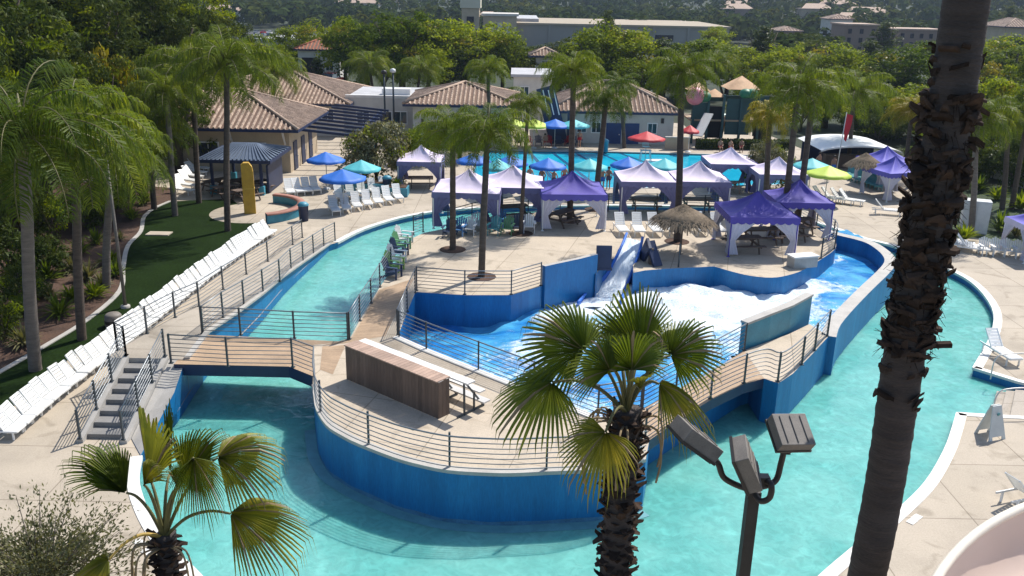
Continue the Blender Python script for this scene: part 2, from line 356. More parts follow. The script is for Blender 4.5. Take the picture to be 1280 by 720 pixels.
# ------------------------------------------------------------------ levels
ZW, ZP = -0.35, 1.25
def rampz(y): return max(0.0, min(ZP, ZP*(47.2-y)/(47.2-30.5)))
def Pr(px, py):
    z = .6
    for _ in range(25): z = rampz(P(px, py, z).y)
    return P(px, py, z)
# ------------------------------------------------------------------ lazy river outline (outer edge), plan
LW = [tuple(P(a, b, ZW)[:2]) for a, b in ((222, 528), (258, 470), (303, 428), (324, 406), (357, 366), (411, 314))]
near = smooth([Vector((*p, 0)) for p in XY([(350, 830), (300, 780), (250, 720), (208, 678), (183, 637), (172, 600), (176, 570)])], 5)
near = [tuple(v[:2]) for v in near]
back = smooth([Vector((*p, 0)) for p in XY([(422, 303), (454, 287), (498, 273), (540, 265), (580, 261), (640, 258), (720, 257), (800, 257), (900, 259), (980, 266), (1035, 283), (1079, 298), (1121, 309), (1175, 332), (1215, 353), (1241, 385), (1240, 417), (1217, 460)])], 4)
back = [tuple(v[:2]) for v in back]
cove = XY([(1272, 477), (1296, 483), (1300, 522), (1228, 518), (1197, 516)])
rightb = [tuple(v[:2]) for v in smooth([Vector((*p, 0)) for p in XY([(1197, 516), (1191, 537), (1181, 564), (1158, 603), (1123, 638), (1072, 681), (1020, 726), (960, 790)])], 4)][1:]
river = near+LW+back+cove+rightb+XY([(880, 850), (740, 880), (600, 880), (450, 860)])
lap = XY([(603, 187), (760, 189), (941, 194), (1000, 231), (800, 236), (575, 235)])
# ------------------------------------------------------------------ ground with holes for the river and the lap pool
def filled(name, outer, holes, z, m, depth=0.0, mside=None):
    bm = bmesh.new(); edges = []
    for loop in [outer]+holes:
        vs = [bm.verts.new((x, y, z)) for x, y in loop]
        edges += [bm.edges.new((vs[i], vs[(i+1) % len(vs)])) for i in range(len(vs))]
    bmesh.ops.triangle_fill(bm, edges=edges, use_beauty=True, use_dissolve=False)
    for f in bm.faces:
        if f.normal.z < 0: f.normal_flip()
    me = bpy.data.meshes.new(name); 
    nf = len(bm.faces)
    if depth:
        for loop in holes:
            L = len(loop)
            for i in range(L):
                (x0, y0), (x1, y1) = loop[i], loop[(i+1) % L]
                f = bm.faces.new([bm.verts.new(q) for q in ((x0, y0, z), (x1, y1, z), (x1, y1, z-depth), (x0, y0, z-depth))]); f.material_index = 1
    bm.to_mesh(me); bm.free(); me.materials.append(m); me.materials.append(mside or m)
    return obj(name, me)
struct('pool_deck', filled('pool_deck', [(-48, -6), (48, -6), (48, 108), (-48, 108)], [river, lap], 0.0, MT['deck'], 1.2, MT['blue']))
mb = MB(); xs = [-6000, -3000, -1500, -700, -400, -250, -150, -100, -70, -47.5, 47.5, 70, 100, 150, 250, 400, 700, 1500, 3000, 6000]
ys = [-300, -100, -5.5, 50, 107.5, 130, 160, 200, 250, 300, 360, 430, 520, 640, 800, 1000, 1300, 1700, 2200, 3000, 4000, 6000]
def terr(x, y):
    d = y
    z = 0.0
    if d > 150: z -= 4.0*min(1, (d-150)/120)
    if d > 380: z += 46*min(1, ((d-380)/1500))**1.2*(1+.25*math.sin(x*.004+1)+.15*math.sin(x*.011))
    if d > 1900: z += (d-1900)*.016*(1+.3*math.sin(x*.0016))
    if x > 90 and d > 250: z += min(26, (x-90)*.045)*min(1, (d-250)/250)
    if x < -27 and y < 120: z += min(5.5, (-27-x)*.28)*min(1, max(0, (120-y)/20))*(1 if y > 5 else max(0, (y+100)/105))
    return z
def fine(a):
    out = []
    for i in range(len(a)-1):
        k = 2 if abs(a[i+1]-a[i]) > 40 else 1
        out += [lerp(a[i], a[i+1], j/k) for j in range(k)]
    return out+[a[-1]]
xs, ys = fine(xs), fine(ys); W_ = len(xs)
xs = sorted(set(xs+[-60, -53, -43, -38, -33])); W_ = len(xs)
vs = [(x, y, terr(x, y)-.06) for y in ys for x in xs]; fs = []
for j in range(len(ys)-1):
    for i in range(W_-1):
        cx, cy = (xs[i]+xs[i+1])/2, (ys[j]+ys[j+1])/2
        if -28 < cx < 47.5 and -5.5 < cy < 107.5: continue
        if -47.5 < cx < 47.5 and -5.5 < cy < 107.5 and xs[i+1] > -32: continue
        fs.append((j*W_+i, j*W_+i+1, (j+1)*W_+i+1, (j+1)*W_+i))
mb.add(vs, fs, 0, True); struct('terrain', mb, MT['hill'])
# ------------------------------------------------------------------ water
def sheet(name, poly, z, m):
    b = MB(); b.add([(x, y, z) for x, y in poly], [tuple(range(len(poly)))]); return b.build(name, m)
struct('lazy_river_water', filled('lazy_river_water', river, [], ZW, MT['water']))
struct('lap_pool_water', filled('lap_pool_water', lap, [], -.12, MT['lap']))
mb = MB()
for i, ((a, b), (c, d)) in enumerate((((636, 190), (650, 234)), ((662, 190), (700, 234)), ((691, 191), (748, 234)), ((719, 191), (795, 234)), ((749, 191), (846, 234)), ((776, 192), (896, 234)))):
    p, q = P(a, b, -.116), P(c, d, -.116); w = Vector((.17, 0, 0))
    mb.add([p-w, p+w, q+w, q-w], [(0, 1, 2, 3)])
struct('pool_lane_lines', mb, mat('lane_line', (.008, .10, .22), .25, 2, .3))
mb = MB(); lp = [Vector((x, y, .03)) for x, y in lap]; mb.ribbon(lp+[lp[0]], .35, .10, 0, -.12); struct('lap_pool_coping', mb, MT['graycop'])
# white coping of the river at deck level
mb = MB()
mb.ribbon([Vector((x, y, .02)) for x, y in near[3:]], .34, .12, 0, .12)
mb.ribbon([Vector((x, y, .02)) for x, y in back], .34, .12, 0, .12)
mb.ribbon([Vector((x, y, .02)) for x, y in [back[-1]]+cove], .26, .10, 0, .10)
mb.ribbon([Vector((x, y, .02)) for x, y in [cove[-1]]+rightb], .34, .12, 0, .12)
struct('river_coping', mb, MT['coping'])
# steps down into the river at the right
mb = MB()
for k in range(3):
    a, b = P(1248+11*k, 480+2*k), P(1236+13*k, 522)
    a2, b2 = P(1300, 486), P(1300, 524)
    mb.prism([a[:2], b[:2], b2[:2], a2[:2]], -.6, -.28+.09*k)
struct('river_entry_steps', mb, MT['ramp'])
# lawn, mulch bed, kerb
kerb = smooth([Vector((*p, .06)) for p in XY([(-60, 500), (0, 466), (57, 433), (110, 400), (150, 364), (154, 335), (160, 308), (176, 290), (180, 272), (193, 261), (213, 252)])], 5)
lawn = [tuple(v[:2]) for v in kerb]+XY([(262, 250), (290, 249), (300, 258), (325, 276), (338, 284), (250, 333), (150, 400), (60, 470), (-40, 560), (-120, 600)])
struct('lawn', sheet('lawn', lawn, .022, MT['turf']))
grove = [(18.5, 93), (47, 93), (47, 107.6), (-47, 107.6), (-47, 99), (18.5, 99)]
struct('grove_floor', sheet('grove_floor', grove, .02, MT['hill']))
struct('grove_side', sheet('grove_side', [(28, 74), (47, 60), (47, 93.02), (26, 93.02)], .022, MT['hill']))
bed = [tuple(v[:2]) for v in kerb]+XY([(215, 235)])+[(-30, 62), (-40, 62), (-40, 20), (-24, 18)]
struct('mulch_bed', sheet('mulch_bed', bed, .014, MT['mulch']))
mb = MB(); mb.ribbon(kerb, .22, .1); struct('lawn_kerb', mb, MT['graycop'])
rbed = XY([(1150, 262), (1180, 285), (1300, 322), (1340, 300), (1340, 215), (1130, 205)])
struct('planting_bed', sheet('planting_bed', rbed, .02, mat('ground_cover', (.035, .06, .018), .95, 1.5, .4, 1, 12, fine=.4)))
# ------------------------------------------------------------------ the raised island: one concave slab
rim = [(391, 482), (393, 497), (396, 513), (409, 533), (427, 545), (449, 556), (493, 573), (525, 582), (560, 589), (600, 592), (640, 593), (684, 591), (745, 588), (785, 581), (807, 575)]
RIM = [tuple(v[:2]) for v in smooth([Vector((*p, 0)) for p in XY(rim, ZP)], 3)]
waveside = XY([(812, 548), (800, 513), (747, 522), (667, 490), (598, 463), (533, 437), (497, 421), (509, 390), (519, 365), (581, 369), (639, 369), (676, 358), (681, 345), (712, 340), (743, 335)], ZP)+[(3.84, 38.6), (4.35, 40.3), (4.9, 41.25), (5.35, 41.95), (6.15, 41.5), (5.98, 40.8), (5.75, 40.2), (5.62, 39.0)]+XY([(806, 338), (830, 336), (893, 333)], ZP)
cr = [tuple(v[:2]) for v in smooth([Vector((*p, 0)) for p in XY([(893, 333), (917, 340), (940, 345), (965, 347), (985, 344), (1005, 337), (1028, 323), (1043, 312), (1045, 303), (1040, 297)], ZP)], 3)][1:]
backrim = XY([(1020, 285), (985, 268), (900, 264), (800, 262), (700, 263), (620, 269), (560, 285), (530, 291), (517, 297), (505, 313), (489, 337), (474, 360), (449, 401), (435, 427), (392, 431)], ZP)
island = RIM+waveside+cr+backrim
mb = MB(); mb.prism(island, -1.3, ZP, 0, 1, bottom=False)
struct('island_deck', mb, [MT['plaza'], MT['blue']])
# boards let into the walkway and bridge
mb = MB()
def planks(A, B, z, n):
    """rows of boards between two edge paths (same number of points)"""
    for s in range(len(A)-1):
        a0, a1, b0, b1 = [Vector((*P(*q, z)[:2], z)) for q in (A[s], A[s+1], B[s], B[s+1])]
        k = max(2, int(((a1-a0).length+(b1-b0).length)/2/.15))
        for i in range(k):
            t0, t1 = (i+.02)/k, (i+.96)/k
            mb.quad(a0.lerp(a1, t0), b0.lerp(b1, t0), b0.lerp(b1, t1), a0.lerp(a1, t1))
planks([(474, 362), (440, 422), (403, 432)], [(517, 348), (481, 420), (431, 429)], ZP+.006, 0)
planks([(403, 433), (400, 462)], [(432, 431), (416, 468)], ZP+.006, 0)
struct('walkway_boards', mb, MT['board'])
# pale footing line of the island wall in the water
mb = MB(); foot = RIM; ctr = Vector((0, 25))
mb.ribbon([Vector((x, y, ZW+.012)) for x, y in foot], .5, .3, 0, -.1); struct('island_footing', mb, mat('footing_paint', (.10, .30, .34), .6, 2, .2))
mb = MB(); cR = [Vector((x, y, 0)) for x, y in RIM]; oR = []
for i, p in enumerate(cR):
    t_ = (cR[min(i+1, len(cR)-1)]-cR[max(i-1, 0)]).normalized(); oR.append(p+Vector((t_.y, -t_.x, 0))*.006)
mb.strip([(p.x, p.y, ZW) for p in oR], [(p.x, p.y, ZW+.13+.02*math.sin(i*1.3)) for i, p in enumerate(oR)]); struct('waterline_band', mb, mat('waterline_scum', (.06, .20, .33), .6, 3, .35, fine=.3))
# grey rim coping along the front of the island
mb = MB(); mb.ribbon([Vector((x, y, ZP+.05)) for x, y in RIM], .26, .10, 0, .10)
struct('island_coping', mb, MT['graycop'])
mb = MB(); w1 = [Vector((x, y, ZP+.05)) for x, y in waveside[2:7]]; mb.ribbon(w1, .26, .1, 0, .10); struct('pool_side_coping', mb, MT['coping'])
# ------------------------------------------------------------------ bridge over the river on the left, ramp, landing, stairs
xL = LW[1][0]
bA, bB = XY([(217, 455), (361, 458), (396, 472)], ZP), XY([(435, 427), (253, 418)], ZP)
mb = MB(); mb.prism(bA+bB, ZP-.42, ZP-.004, 0, 1); br = mb.build('footbridge', [MT['board'], MT['navy']])
tag(br, 'boarded footbridge with navy edge beam crossing the lazy river', 'footbridge')
# ramp bank: wall top follows the slope
rr = [(253, 417), (279, 397), (305, 381), (329, 366), (350, 352), (364, 337), (379, 327), (392, 318), (405, 309), (419, 301)]
RRp = [Pr(*q) for q in rr]
lr = [(147, 438), (184, 417), (219, 397), (249, 383), (279, 362), (308, 343), (335, 327), (366, 306), (378, 297)]
LRp = [Pr(*q) for q in lr]
yy = [28.0, 30.5, 33, 36, 39, 42, 45, 47.2]
def xat(pts, y):
    pts = sorted(pts, key=lambda p: p[1])
    if y <= pts[0][1]: return pts[0][0]
    for a, b in zip(pts, pts[1:]):
        if a[1] <= y <= b[1]: return lerp(a[0], b[0], (y-a[1])/(b[1]-a[1]))
    return pts[-1][0]
xr = lambda y: xat([p for p in LW], y)-.02
xl = lambda y: xat([tuple(p[:2]) for p in LRp], y)-.12
mb = MB()
L_ = [(xl(y), y, rampz(y)+.004) for y in yy]; R_ = [(xr(y), y, rampz(y)+.004) for y in yy]
mb.strip(R_[::-1], L_[::-1], 0)
mb.strip(L_, [(a, b, -.02) for a, b, c in L_], 1); mb.strip([(a, b, -1.2) for a, b, c in R_], R_, 2)
mb.quad((L_[0][0], 28, -.02), (R_[0][0], 28, -.02), R_[0], L_[0], 1)
struct('access_ramp', mb, [MT['ramp'], MT['graycop'], MT['blue']])
mb = MB(); mb.ribbon([Vector((x+.04, y, z+.07)) for x, y, z in R_], .2, .08); struct('ramp_coping', mb, MT['graycop'])
# stairs going down towards the near bank
sT0, sT1 = P(152, 455, ZP), P(190, 455, ZP); nst = 8
s0, s1 = P(112, 548, 0.0), P(152, 560, 0.0)
stx0, stx1 = (sT0.x+s0.x)/2, (sT1.x+s1.x)/2
yt, yb = 28.0, min(s0.y, 25.2)
st = thing('staircase', 'grey concrete steps from the footbridge landing down to the near walkway', 'stairs', ((stx0+stx1)/2, yb, 0))
for k in range(nst-1):
    z1 = ZP*(k+1)/nst; y0 = lerp(yb, yt, k/(nst-1)); y1 = lerp(yb, yt, (k+1)/(nst-1))
    m1 = MB(); m1.box(((stx0+stx1)/2, (y0+yt)/2, z1-ZP/nst/2), (stx1-stx0, yt-y0, ZP/nst-.004)); m1.build('step', MT['step'], st, True)
m1 = MB(); pl = [(stx1+.01, yt), (stx1+.01, yb-.3), (stx1+.22, yb-.3), (stx1+.22, yt)]
m1.prism(pl, -1, [ZP+.1, .12, .12, ZP+.1], 0, 0); m1.build('cheek_wall', [MT['graycop'], MT['blue']], st, True)
m1 = MB(); pl = [(stx0-.22, yt), (stx0-.22, yb-.3), (stx0-.01, yb-.3), (stx0-.01, yt)]
m1.prism(pl, -.02, [ZP+.1, .12, .12, ZP+.1], 0, 0); m1.build('cheek_wall', [MT['graycop']], st, True)
# bank wall beside the stairs down to the water
mb = MB(); b0 = LW[0]; p2 = LW[1]
mb.prism([(stx1+.24, yt), (stx1+.24, yb), near[-1], b0, (xr(28.0)-.01, 28.0)], -1.2, [ZP, .03, .03, .75, ZP], 0, 1); struct('stair_bank', mb, [MT['graycop'], MT['blue']])
# ------------------------------------------------------------------ walkway bridge on the right and the outer flume wall
oc = [(803, 556), (845, 527), (888, 500), (930, 480), (955, 473), (973, 479), (991, 467), (1013, 445), (1036, 420)]
OC = XY(oc, ZP)
inn = XY([(1012, 405), (985, 418), (930, 438), (880, 470), (845, 487), (801, 512)], ZP)
# solid right part
iA = 4
mb = MB(); mb.prism(OC[iA:]+inn[:3], -1.3, ZP, 0, 1, bottom=False)
struct('walkway_base', mb, [MT['plaza'], MT['blue']])
mb = MB(); mb.prism(OC[:iA+1]+inn[2:], ZP-.36, ZP-.003, 0, 1); o = mb.build('footbridge', [MT['board'], MT['navy']])
tag(o, 'boarded walkway bridge curving beside the wave pool behind the fan palm', 'footbridge')
mb = MB(); rec = [Vector((*p, 0)).lerp(Vector((*q, 0)), .55)[:2] for p, q in zip(OC[:iA+1], [inn[-1], inn[-2], inn[-3], inn[2], inn[2]])]
rec = [tuple(r) for r in rec]; mb.prism(rec+inn[2:], -1.3, ZP-.365, 1, 1, bottom=False); struct('recessed_wall', mb, [MT['navy'], MT['blue']])
ow = [(1036, 420), (1042, 404), (1062, 381), (1085, 358), (1104, 340), (1113, 328), (1110, 319), (1100, 310), (1088, 303), (1072, 298), (1055, 294), (1043, 291), (1030, 286)]
OW = smooth([Vector((*p, ZP)) for p in XY(ow, ZP)], 3)
w = MB(); w.ribbon(OW, .55, 2.4, 0, 0, 1); o = w.build('flume_wall', [MT['graycop'], MT['blue']])
tag(o, 'long curved blue outer flume wall with flat grey coping', 'wall')
# teal divider wall
w = MB(); dv = [Vector((*P(a, b, ZP)[:2], 0)) for a, b in ((930, 435), (960, 426), (986, 414), (1012, 396))]
tops = [zat(p.x, p.y, y) for p, y in zip(dv, (405, 393, 383, 369))]
dL = []
for i, p in enumerate(dv):
    t = (dv[min(i+1, 3)]-dv[max(i-1, 0)]).normalized(); dL.append((p+Vector((-t.y, t.x, 0))*.24))
w.prism([tuple(p[:2]) for p in dv]+[tuple(p[:2]) for p in dL[::-1]], -.6, tops+tops[::-1], 0, 1)
o = thing('divider_wall', 'teal divider wall between wave pool and walkway with sloping top', 'wall', tuple(dv[0]))
w.build('panel', [MT['teal'], MT['teal']], o, True)
w = MB(); w.ribbon([((p+q)/2)+Vector((0, 0, z+.06)) for p, q, z in zip(dv, dL, tops)], .34, .09); w.build('cap', MT['graycop'], o, True)
# parapet beside the chute
pw = [Vector((*P(a, b, ZP)[:2], ZP+.92)) for a, b in ((679, 357), (700, 352), (722, 347), (744, 341))]
w = MB(); w.ribbon(pw, .22, 2.6, 0, 0, 1); o = w.build('parapet_wall', [MT['graycop'], MT['blue']]); tag(o, 'tall blue parapet wall left of the foaming chute', 'wall')
# ------------------------------------------------------------------ wave pool surface
ctl = [(530, 405, -.25, 0), (600, 414, -.25, 0), (560, 428, -.1, .0), (540, 420, -.15, 0), (620, 455, .25, .3), (590, 445, .1, .3), (575, 440, .1, .12), (600, 425, .1, .2), (640, 470, .35, .32), (700, 490, .55, .3), (740, 512, .65, .34), (790, 508, .7, .2),
 (640, 405, .05, .18), (655, 385, .25, .05), (668, 372, .2, .02), (690, 365, .0, .15), (690, 395, .25, .5), (690, 430, .4, .45), (660, 440, .35, .4), (720, 380, .2, .7), (740, 360, .1, .75), (770, 352, .2, .7), (735, 345, -.1, .1), (700, 352, -.2, .0), (705, 375, .1, .6),
 (800, 365, .3, .75), (850, 360, .4, .8), (900, 366, .45, .8), (930, 380, .42, .8), (880, 395, .42, .75), (850, 415, .45, .5), (820, 390, .4, .65), (960, 375, .42, .8), (990, 368, .42, .75), (1005, 362, .42, .6), (1010, 356, .42, .4), (870, 380, .45, .8), (740, 385, .3, .6), (770, 390, .3, .5),
 (830, 345, .35, .6), (900, 347, .4, .65), (940, 358, .4, .7), (1025, 345, .35, .22), (1060, 335, .42, .06), (1090, 318, .45, .05), (1065, 312, .45, .16), (1045, 325, .4, .3), (1030, 380, .4, .28), (1015, 400, .4, .3), (1040, 372, .42, .12), (1075, 345, .45, .1), (1050, 300, .45, .1),
 (900, 420, .5, .35), (870, 445, .6, .25), (830, 470, .65, .22), (790, 480, .65, .15), (770, 440, .5, .2), (760, 400, .3, .3)]
C3 = [(*P(a, b, z)[:2], z, f) for a, b, z, f in ctl]
pool = [P(a, b, .3)[:2] for a, b in ((493, 440), (520, 382), (640, 385), (680, 368), (745, 330), (800, 330), (893, 340), (970, 352), (1052, 312), (1035, 293), (1060, 290), (1125, 330), (1062, 392), (1035, 425), (985, 425), (930, 445), (870, 490), (800, 532), (745, 545), (660, 512), (590, 484))]
def surf(x, y):
    sw = sz = sf = 0
    for a, b, z, f in C3:
        d = 1/((a-x)**2+(b-y)**2+.08)**1.6; sw += d; sz += d*z; sf += d*f
    return sz/sw, sf/sw
st_ = .22; x0, x1 = min(p[0] for p in pool), max(p[0] for p in pool); y0, y1 = min(p[1] for p in pool), max(p[1] for p in pool)
nx, ny = int((x1-x0)/st_)+2, int((y1-y0)/st_)+2
ids = {}; vs = []; fo = []; fs = []
def vid(i, j):
    if (i, j) not in ids:
        x, y = x0+i*st_, y0+j*st_; z, f = surf(x, y)
        nz = mnoise.fractal(Vector((x*.9, y*.9, 3.1)), 1.0, 2.0, 4)
        z += nz*(.02+.22*min(1, f*1.4)); ids[(i, j)] = len(vs); vs.append((x, y, z)); fo.append(f)
    return ids[(i, j)]
for i in range(nx):
    for j in range(ny):
        if inside(x0+(i+.5)*st_, y0+(j+.5)*st_, pool): fs.append([vid(i, j), vid(i+1, j), vid(i+1, j+1), vid(i, j+1)])
mb = MB(); mb.add(vs, fs, 0, True); me = mb.mesh('wave_pool_water', MT['wave'])
at = me.attributes.new('foam', 'FLOAT', 'POINT'); at.data.foreach_set('value', fo)
struct('wave_pool_water', obj('wave_pool_water', me))
# chute of white water with its two dark pads
ch = thing('water_chute', 'steep chute of white water spilling into the wave pool', 'water slide', tuple(P(790, 325, 0)))
Lc = [P(783, 297, 1.75), P(777, 312, 1.5), P(768, 330, 1.0), P(757, 349, .42), P(738, 366, .12), P(722, 384, .3)]; Rc = [P(803, 302, 1.75), P(800, 316, 1.5), P(794, 334, 1.0), P(787, 352, .42), P(780, 370, .12), P(776, 384, .3)]
Ls, Rs = smooth(Lc, 5), smooth(Rc, 5)
m1 = MB(); cols = []
for k in range(9):
    cols.append([l.lerp(r, k/8)+Vector((0, 0, .05*mnoise.noise(Vector((k*1.7, i*.35, 2))))) for i, (l, r) in enumerate(zip(Ls, Rs))])
for k in range(8): m1.strip(cols[k], cols[k+1], 0, True)
me = m1.mesh('falling_water', MT['whitewater'], tuple(ch.location)); vals = []
for k in range(8):
    for kk in (k, k+1): vals += [(.3 if kk < 2 else .95)]*len(Ls)
at = me.attributes.new('foam', 'FLOAT', 'POINT'); at.data.foreach_set('value', vals); obj('falling_water', me, ch)
for S_, nm in ((Ls, 'side_rail'), (Rs, 'side_rail')):
    m1 = MB(); m1.strip([p+Vector((0, 0, .22)) for p in S_], [p-Vector((0, 0, 1.0)) for p in S_]); m1.tube([p+Vector((0, 0, .22)) for p in S_], .07, 6); m1.build(nm, MT['ublue'], ch, True)
m1 = MB(); m1.strip([p-Vector((0, 0, .06)) for p in Ls], [p-Vector((0, 0, .06)) for p in Rs]); m1.build('chute_bed', MT['blue'], ch, True)
def pad(px, py, w, h, lab, tilt, rz):
    b = P(px, py, ZP); t = thing('chute_pad', lab, 'padded guard', tuple(b), rz)
    m = MB(); m.box((0, 0, h/2), (w, .16, h), M=Matrix.Rotation(tilt, 4, 'X')); m.build('pad', MT['navy'], t)
    m = MB(); m.box((0, -.02, .05), (w+.08, .3, .08)); m.build('foot_plate', MT['navy'], t)
pad(754, 337, .72, 1.15, 'dark navy upright pad standing left of the white chute', R(-6), 0)
p = P(813, 331, ZP); t = thing('wedge_guard', 'dark navy A shaped guard standing right of the white chute', 'guard', tuple(p))
m = MB(); m.bar((-.3, .9, 0), (-.12, .1, 1.05), .14, .6, up=(0, 0, 1)); m.build('back_panel', MT['navy'], t)
m = MB(); m.bar((.32, -.25, 0), (-.05, .35, 1.08), .5, .12); m.build('front_panel', MT['navy'], t)
m = MB(); m.box((.02, .2, .4), (.18, .3, .8)); m.build('strut', MT['wood'], t)
# ------------------------------------------------------------------ railings
def railing(label, posts, path=None, h=1.08, bars=7, group=None, lean=0):
    """posts: foot points; bars follow path (defaults to the posts)"""
    posts = [Vector(p) for p in posts]; path = [Vector(p) for p in (path or posts)]
    t = thing('railing', label, 'railing', tuple(posts[0]), group=group)
    for p in posts:
        m = MB(); m.box(p+Vector((0, 0, h/2)), (.055, .075, h)); m.box(p+Vector((0, 0, .012)), (.14, .14, .02)); m.build('post', MT['post'], t, True)
    for k in range(bars):
        z = .14+(h-.17)*k/(bars-1); m = MB()
        m.tube([p+Vector((0, 0, z)) for p in path], .024 if k == bars-1 else .014, 6); m.build('rail', MT['steel'], t, True)
    return t
def PZ(pts, z=ZP): return [P(a, b, z) for a, b in pts]
railing('low railing with level bars on the pool side edge of the ramp', RRp)
railing('railing with level bars on the lawn side edge of the ramp', LRp)
railing('grey railing along the far edge of the left footbridge', PZ([(254, 417), (301, 419), (368, 423), (435, 425)]))
inset = [Vector((*Vector(p), 0)) for p in RIM]
ce = Vector((0.5, 25, 0)); rimr = [Vector((v.x, v.y, ZP))+(ce-v).normalized()*.02 for v in inset]
fr = PZ([(214, 454), (285, 458), (366, 459), (394, 470)])
railing('long railing from the left footbridge round the curved island front', fr[:3]+PZ([(401, 516), (461, 557), (562, 585), (683, 588), (800, 572)]), fr+rimr[2:])
railing('railing on the river side of the boarded walkway', PZ([(437, 424), (450, 401), (464, 379), (475, 359), (489, 337)]))
railing('railing between the boarded walkway and the deep blue pool corner', PZ([(519, 366), (509, 390), (497, 420)]))
railing('railing along the island edge above the near side of the wave pool', PZ([(499, 422), (533, 437), (598, 463), (667, 490), (747, 521), (801, 511)]))
railing('railing at the far edge of the right walkway bridge, behind the fan palm', PZ([(803, 511), (845, 487), (874, 470), (930, 438)]))
railing('plaza railing above the shaded blue wall of the wave pool', PZ([(521, 363), (581, 368), (639, 368), (676, 357)]))
railing('wavy railing at the outer edge of the right walkway bridge', PZ([(806, 553), (845, 526), (888, 498), (930, 479), (972, 477), (1002, 456), (1018, 438), (1034, 420)]), smooth(PZ([(806, 553), (845, 526), (888, 499), (930, 479), (955, 472), (972, 477), (991, 465), (1013, 443), (1034, 420)]), 3))
railing('curved plaza railing beside the two front purple tents', PZ([(993, 271), (1020, 285), (1041, 299), (1043, 311), (1026, 323)]), smooth(PZ([(993, 271), (1020, 285), (1038, 297), (1044, 305), (1041, 313), (1026, 323)]), 4))
railing('rear plaza railing behind the lavender tents', PZ([(560, 286), (590, 277), (620, 270), (660, 267), (700, 265), (760, 264), (820, 264), (880, 266), (940, 268), (985, 270)]))
railing('short pair of posts with rails at the far river bank', PZ([(517, 294), (529, 290)]))
# stair railings
for xx, lab in ((stx0-.11, 'sloping stair railing on the lounge chair side of the steps'), (stx1+.11, 'sloping stair railing on the river side of the steps')):
    pts = [Vector((xx, lerp(yt, yb-.25, k/3), lerp(ZP+.1, .12, k/3))) for k in range(4)]
    pts = [Vector((xx, yt+.0, ZP+.1))]+pts[1:]; railing(lab, pts, h=1.0)
pts = [Vector((LRp[0].x, LRp[0].y, ZP)), Vector((stx0-.11, yt, ZP+.1))]
railing('short railing joining the ramp railing to the top of the steps', pts)
# entry rails at the right
def handrail(label, pts):
    t = thing('handrail', label, 'handrail', tuple(pts[0])); m = MB(); m.tube(smooth(pts, 5), .025, 8); m.build('tube', MT['alum'], t, True)
for (a, b), lab in (((1240, 520), 'bent handrail at the near side of the river steps'), ((1238, 474), 'bent handrail at the far side of the river steps')):
    p = P(a, b); handrail(lab, [p, p+Vector((.05, .05, .75)), p+Vector((.4, .1, .98)), p+Vector((1.5, .2, .98)), p+Vector((1.9, .25, .7)), p+Vector((1.95, .25, 0))])
# lone post at the plaza edge
t = thing('bollard', 'single dark post standing at the plaza edge near the thatched parasol', 'post', tuple(P(848, 334, ZP)))
m = MB(); m.tube([(0, 0, 0), (0, 0, 1.1)], .04, 8); m.build('shaft', MT['post'], t); m = MB(); m.lathe([(.0, 1.16), (.05, 1.13), (.05, 1.09)], n=8); m.build('cap', MT['post'], t)
# ------------------------------------------------------------------ bleacher bench with board back
q = [P(433, 474, ZP), P(548, 524, ZP), P(556, 519, ZP)]
a = q[0]; b = q[1]; ax = (b-a).normalized(); ay = Vector((-ax.y, ax.x, 0)); Ln = (b-a).length
bh = zat(a.x, a.y, 431)-ZP
t = thing('bleacher', 'bleacher bench with a tall weathered board back and pale seats facing the wave pool', 'bleacher', tuple(a), math.atan2(ax.y, ax.x))
m = MB(); nb = int(Ln/.14)
for k in range(nb): m.box(((k+.5)*Ln/nb, .02, bh/2-.02), (Ln/nb-.008, .03, bh-.05))
for k in range(3):
    for xx in (0.015, Ln-.015): m.box((xx, .11+k*.15, bh/2-.02), (.03, .142, bh-.05))
m.build('board_back', MT['wood'], t)
m = MB(); nb = int(Ln/.16)
for k in range(nb): m.box(((k+.5)*Ln/nb, .23, bh), (Ln/nb-.01, .56, .035))
m.build('top_shelf', MT['woodtop'], t)
for k, (yy_, zz, w_) in enumerate(((.70, bh-.05, .34), (1.2, bh-.5, .28))):
    m = MB(); m.box((Ln/2+.35, yy_, zz), (Ln+.7, w_, .05)); m.build('bench_seat', MT['coping'], t)
m = MB(); m.box((Ln/2+.35, 1.42, .3), (Ln+.7, .3, .05)); m.build('foot_board', MT['alum'], t)
for k in range(5):
    m = MB(); xx = .1+k*(Ln+.3)/4; m.bar((xx, .70, bh-.09), (xx, 1.6, .02), .05); m.bar((xx, .72, 0), (xx, .70, bh-.09), .05); m.bar((xx, 1.15, 0), (xx, 1.15, bh-.58), .05); m.bar((xx, .4, .05), (xx, 1.6, .05), .05); m.build('support_frame', MT['post'], t)
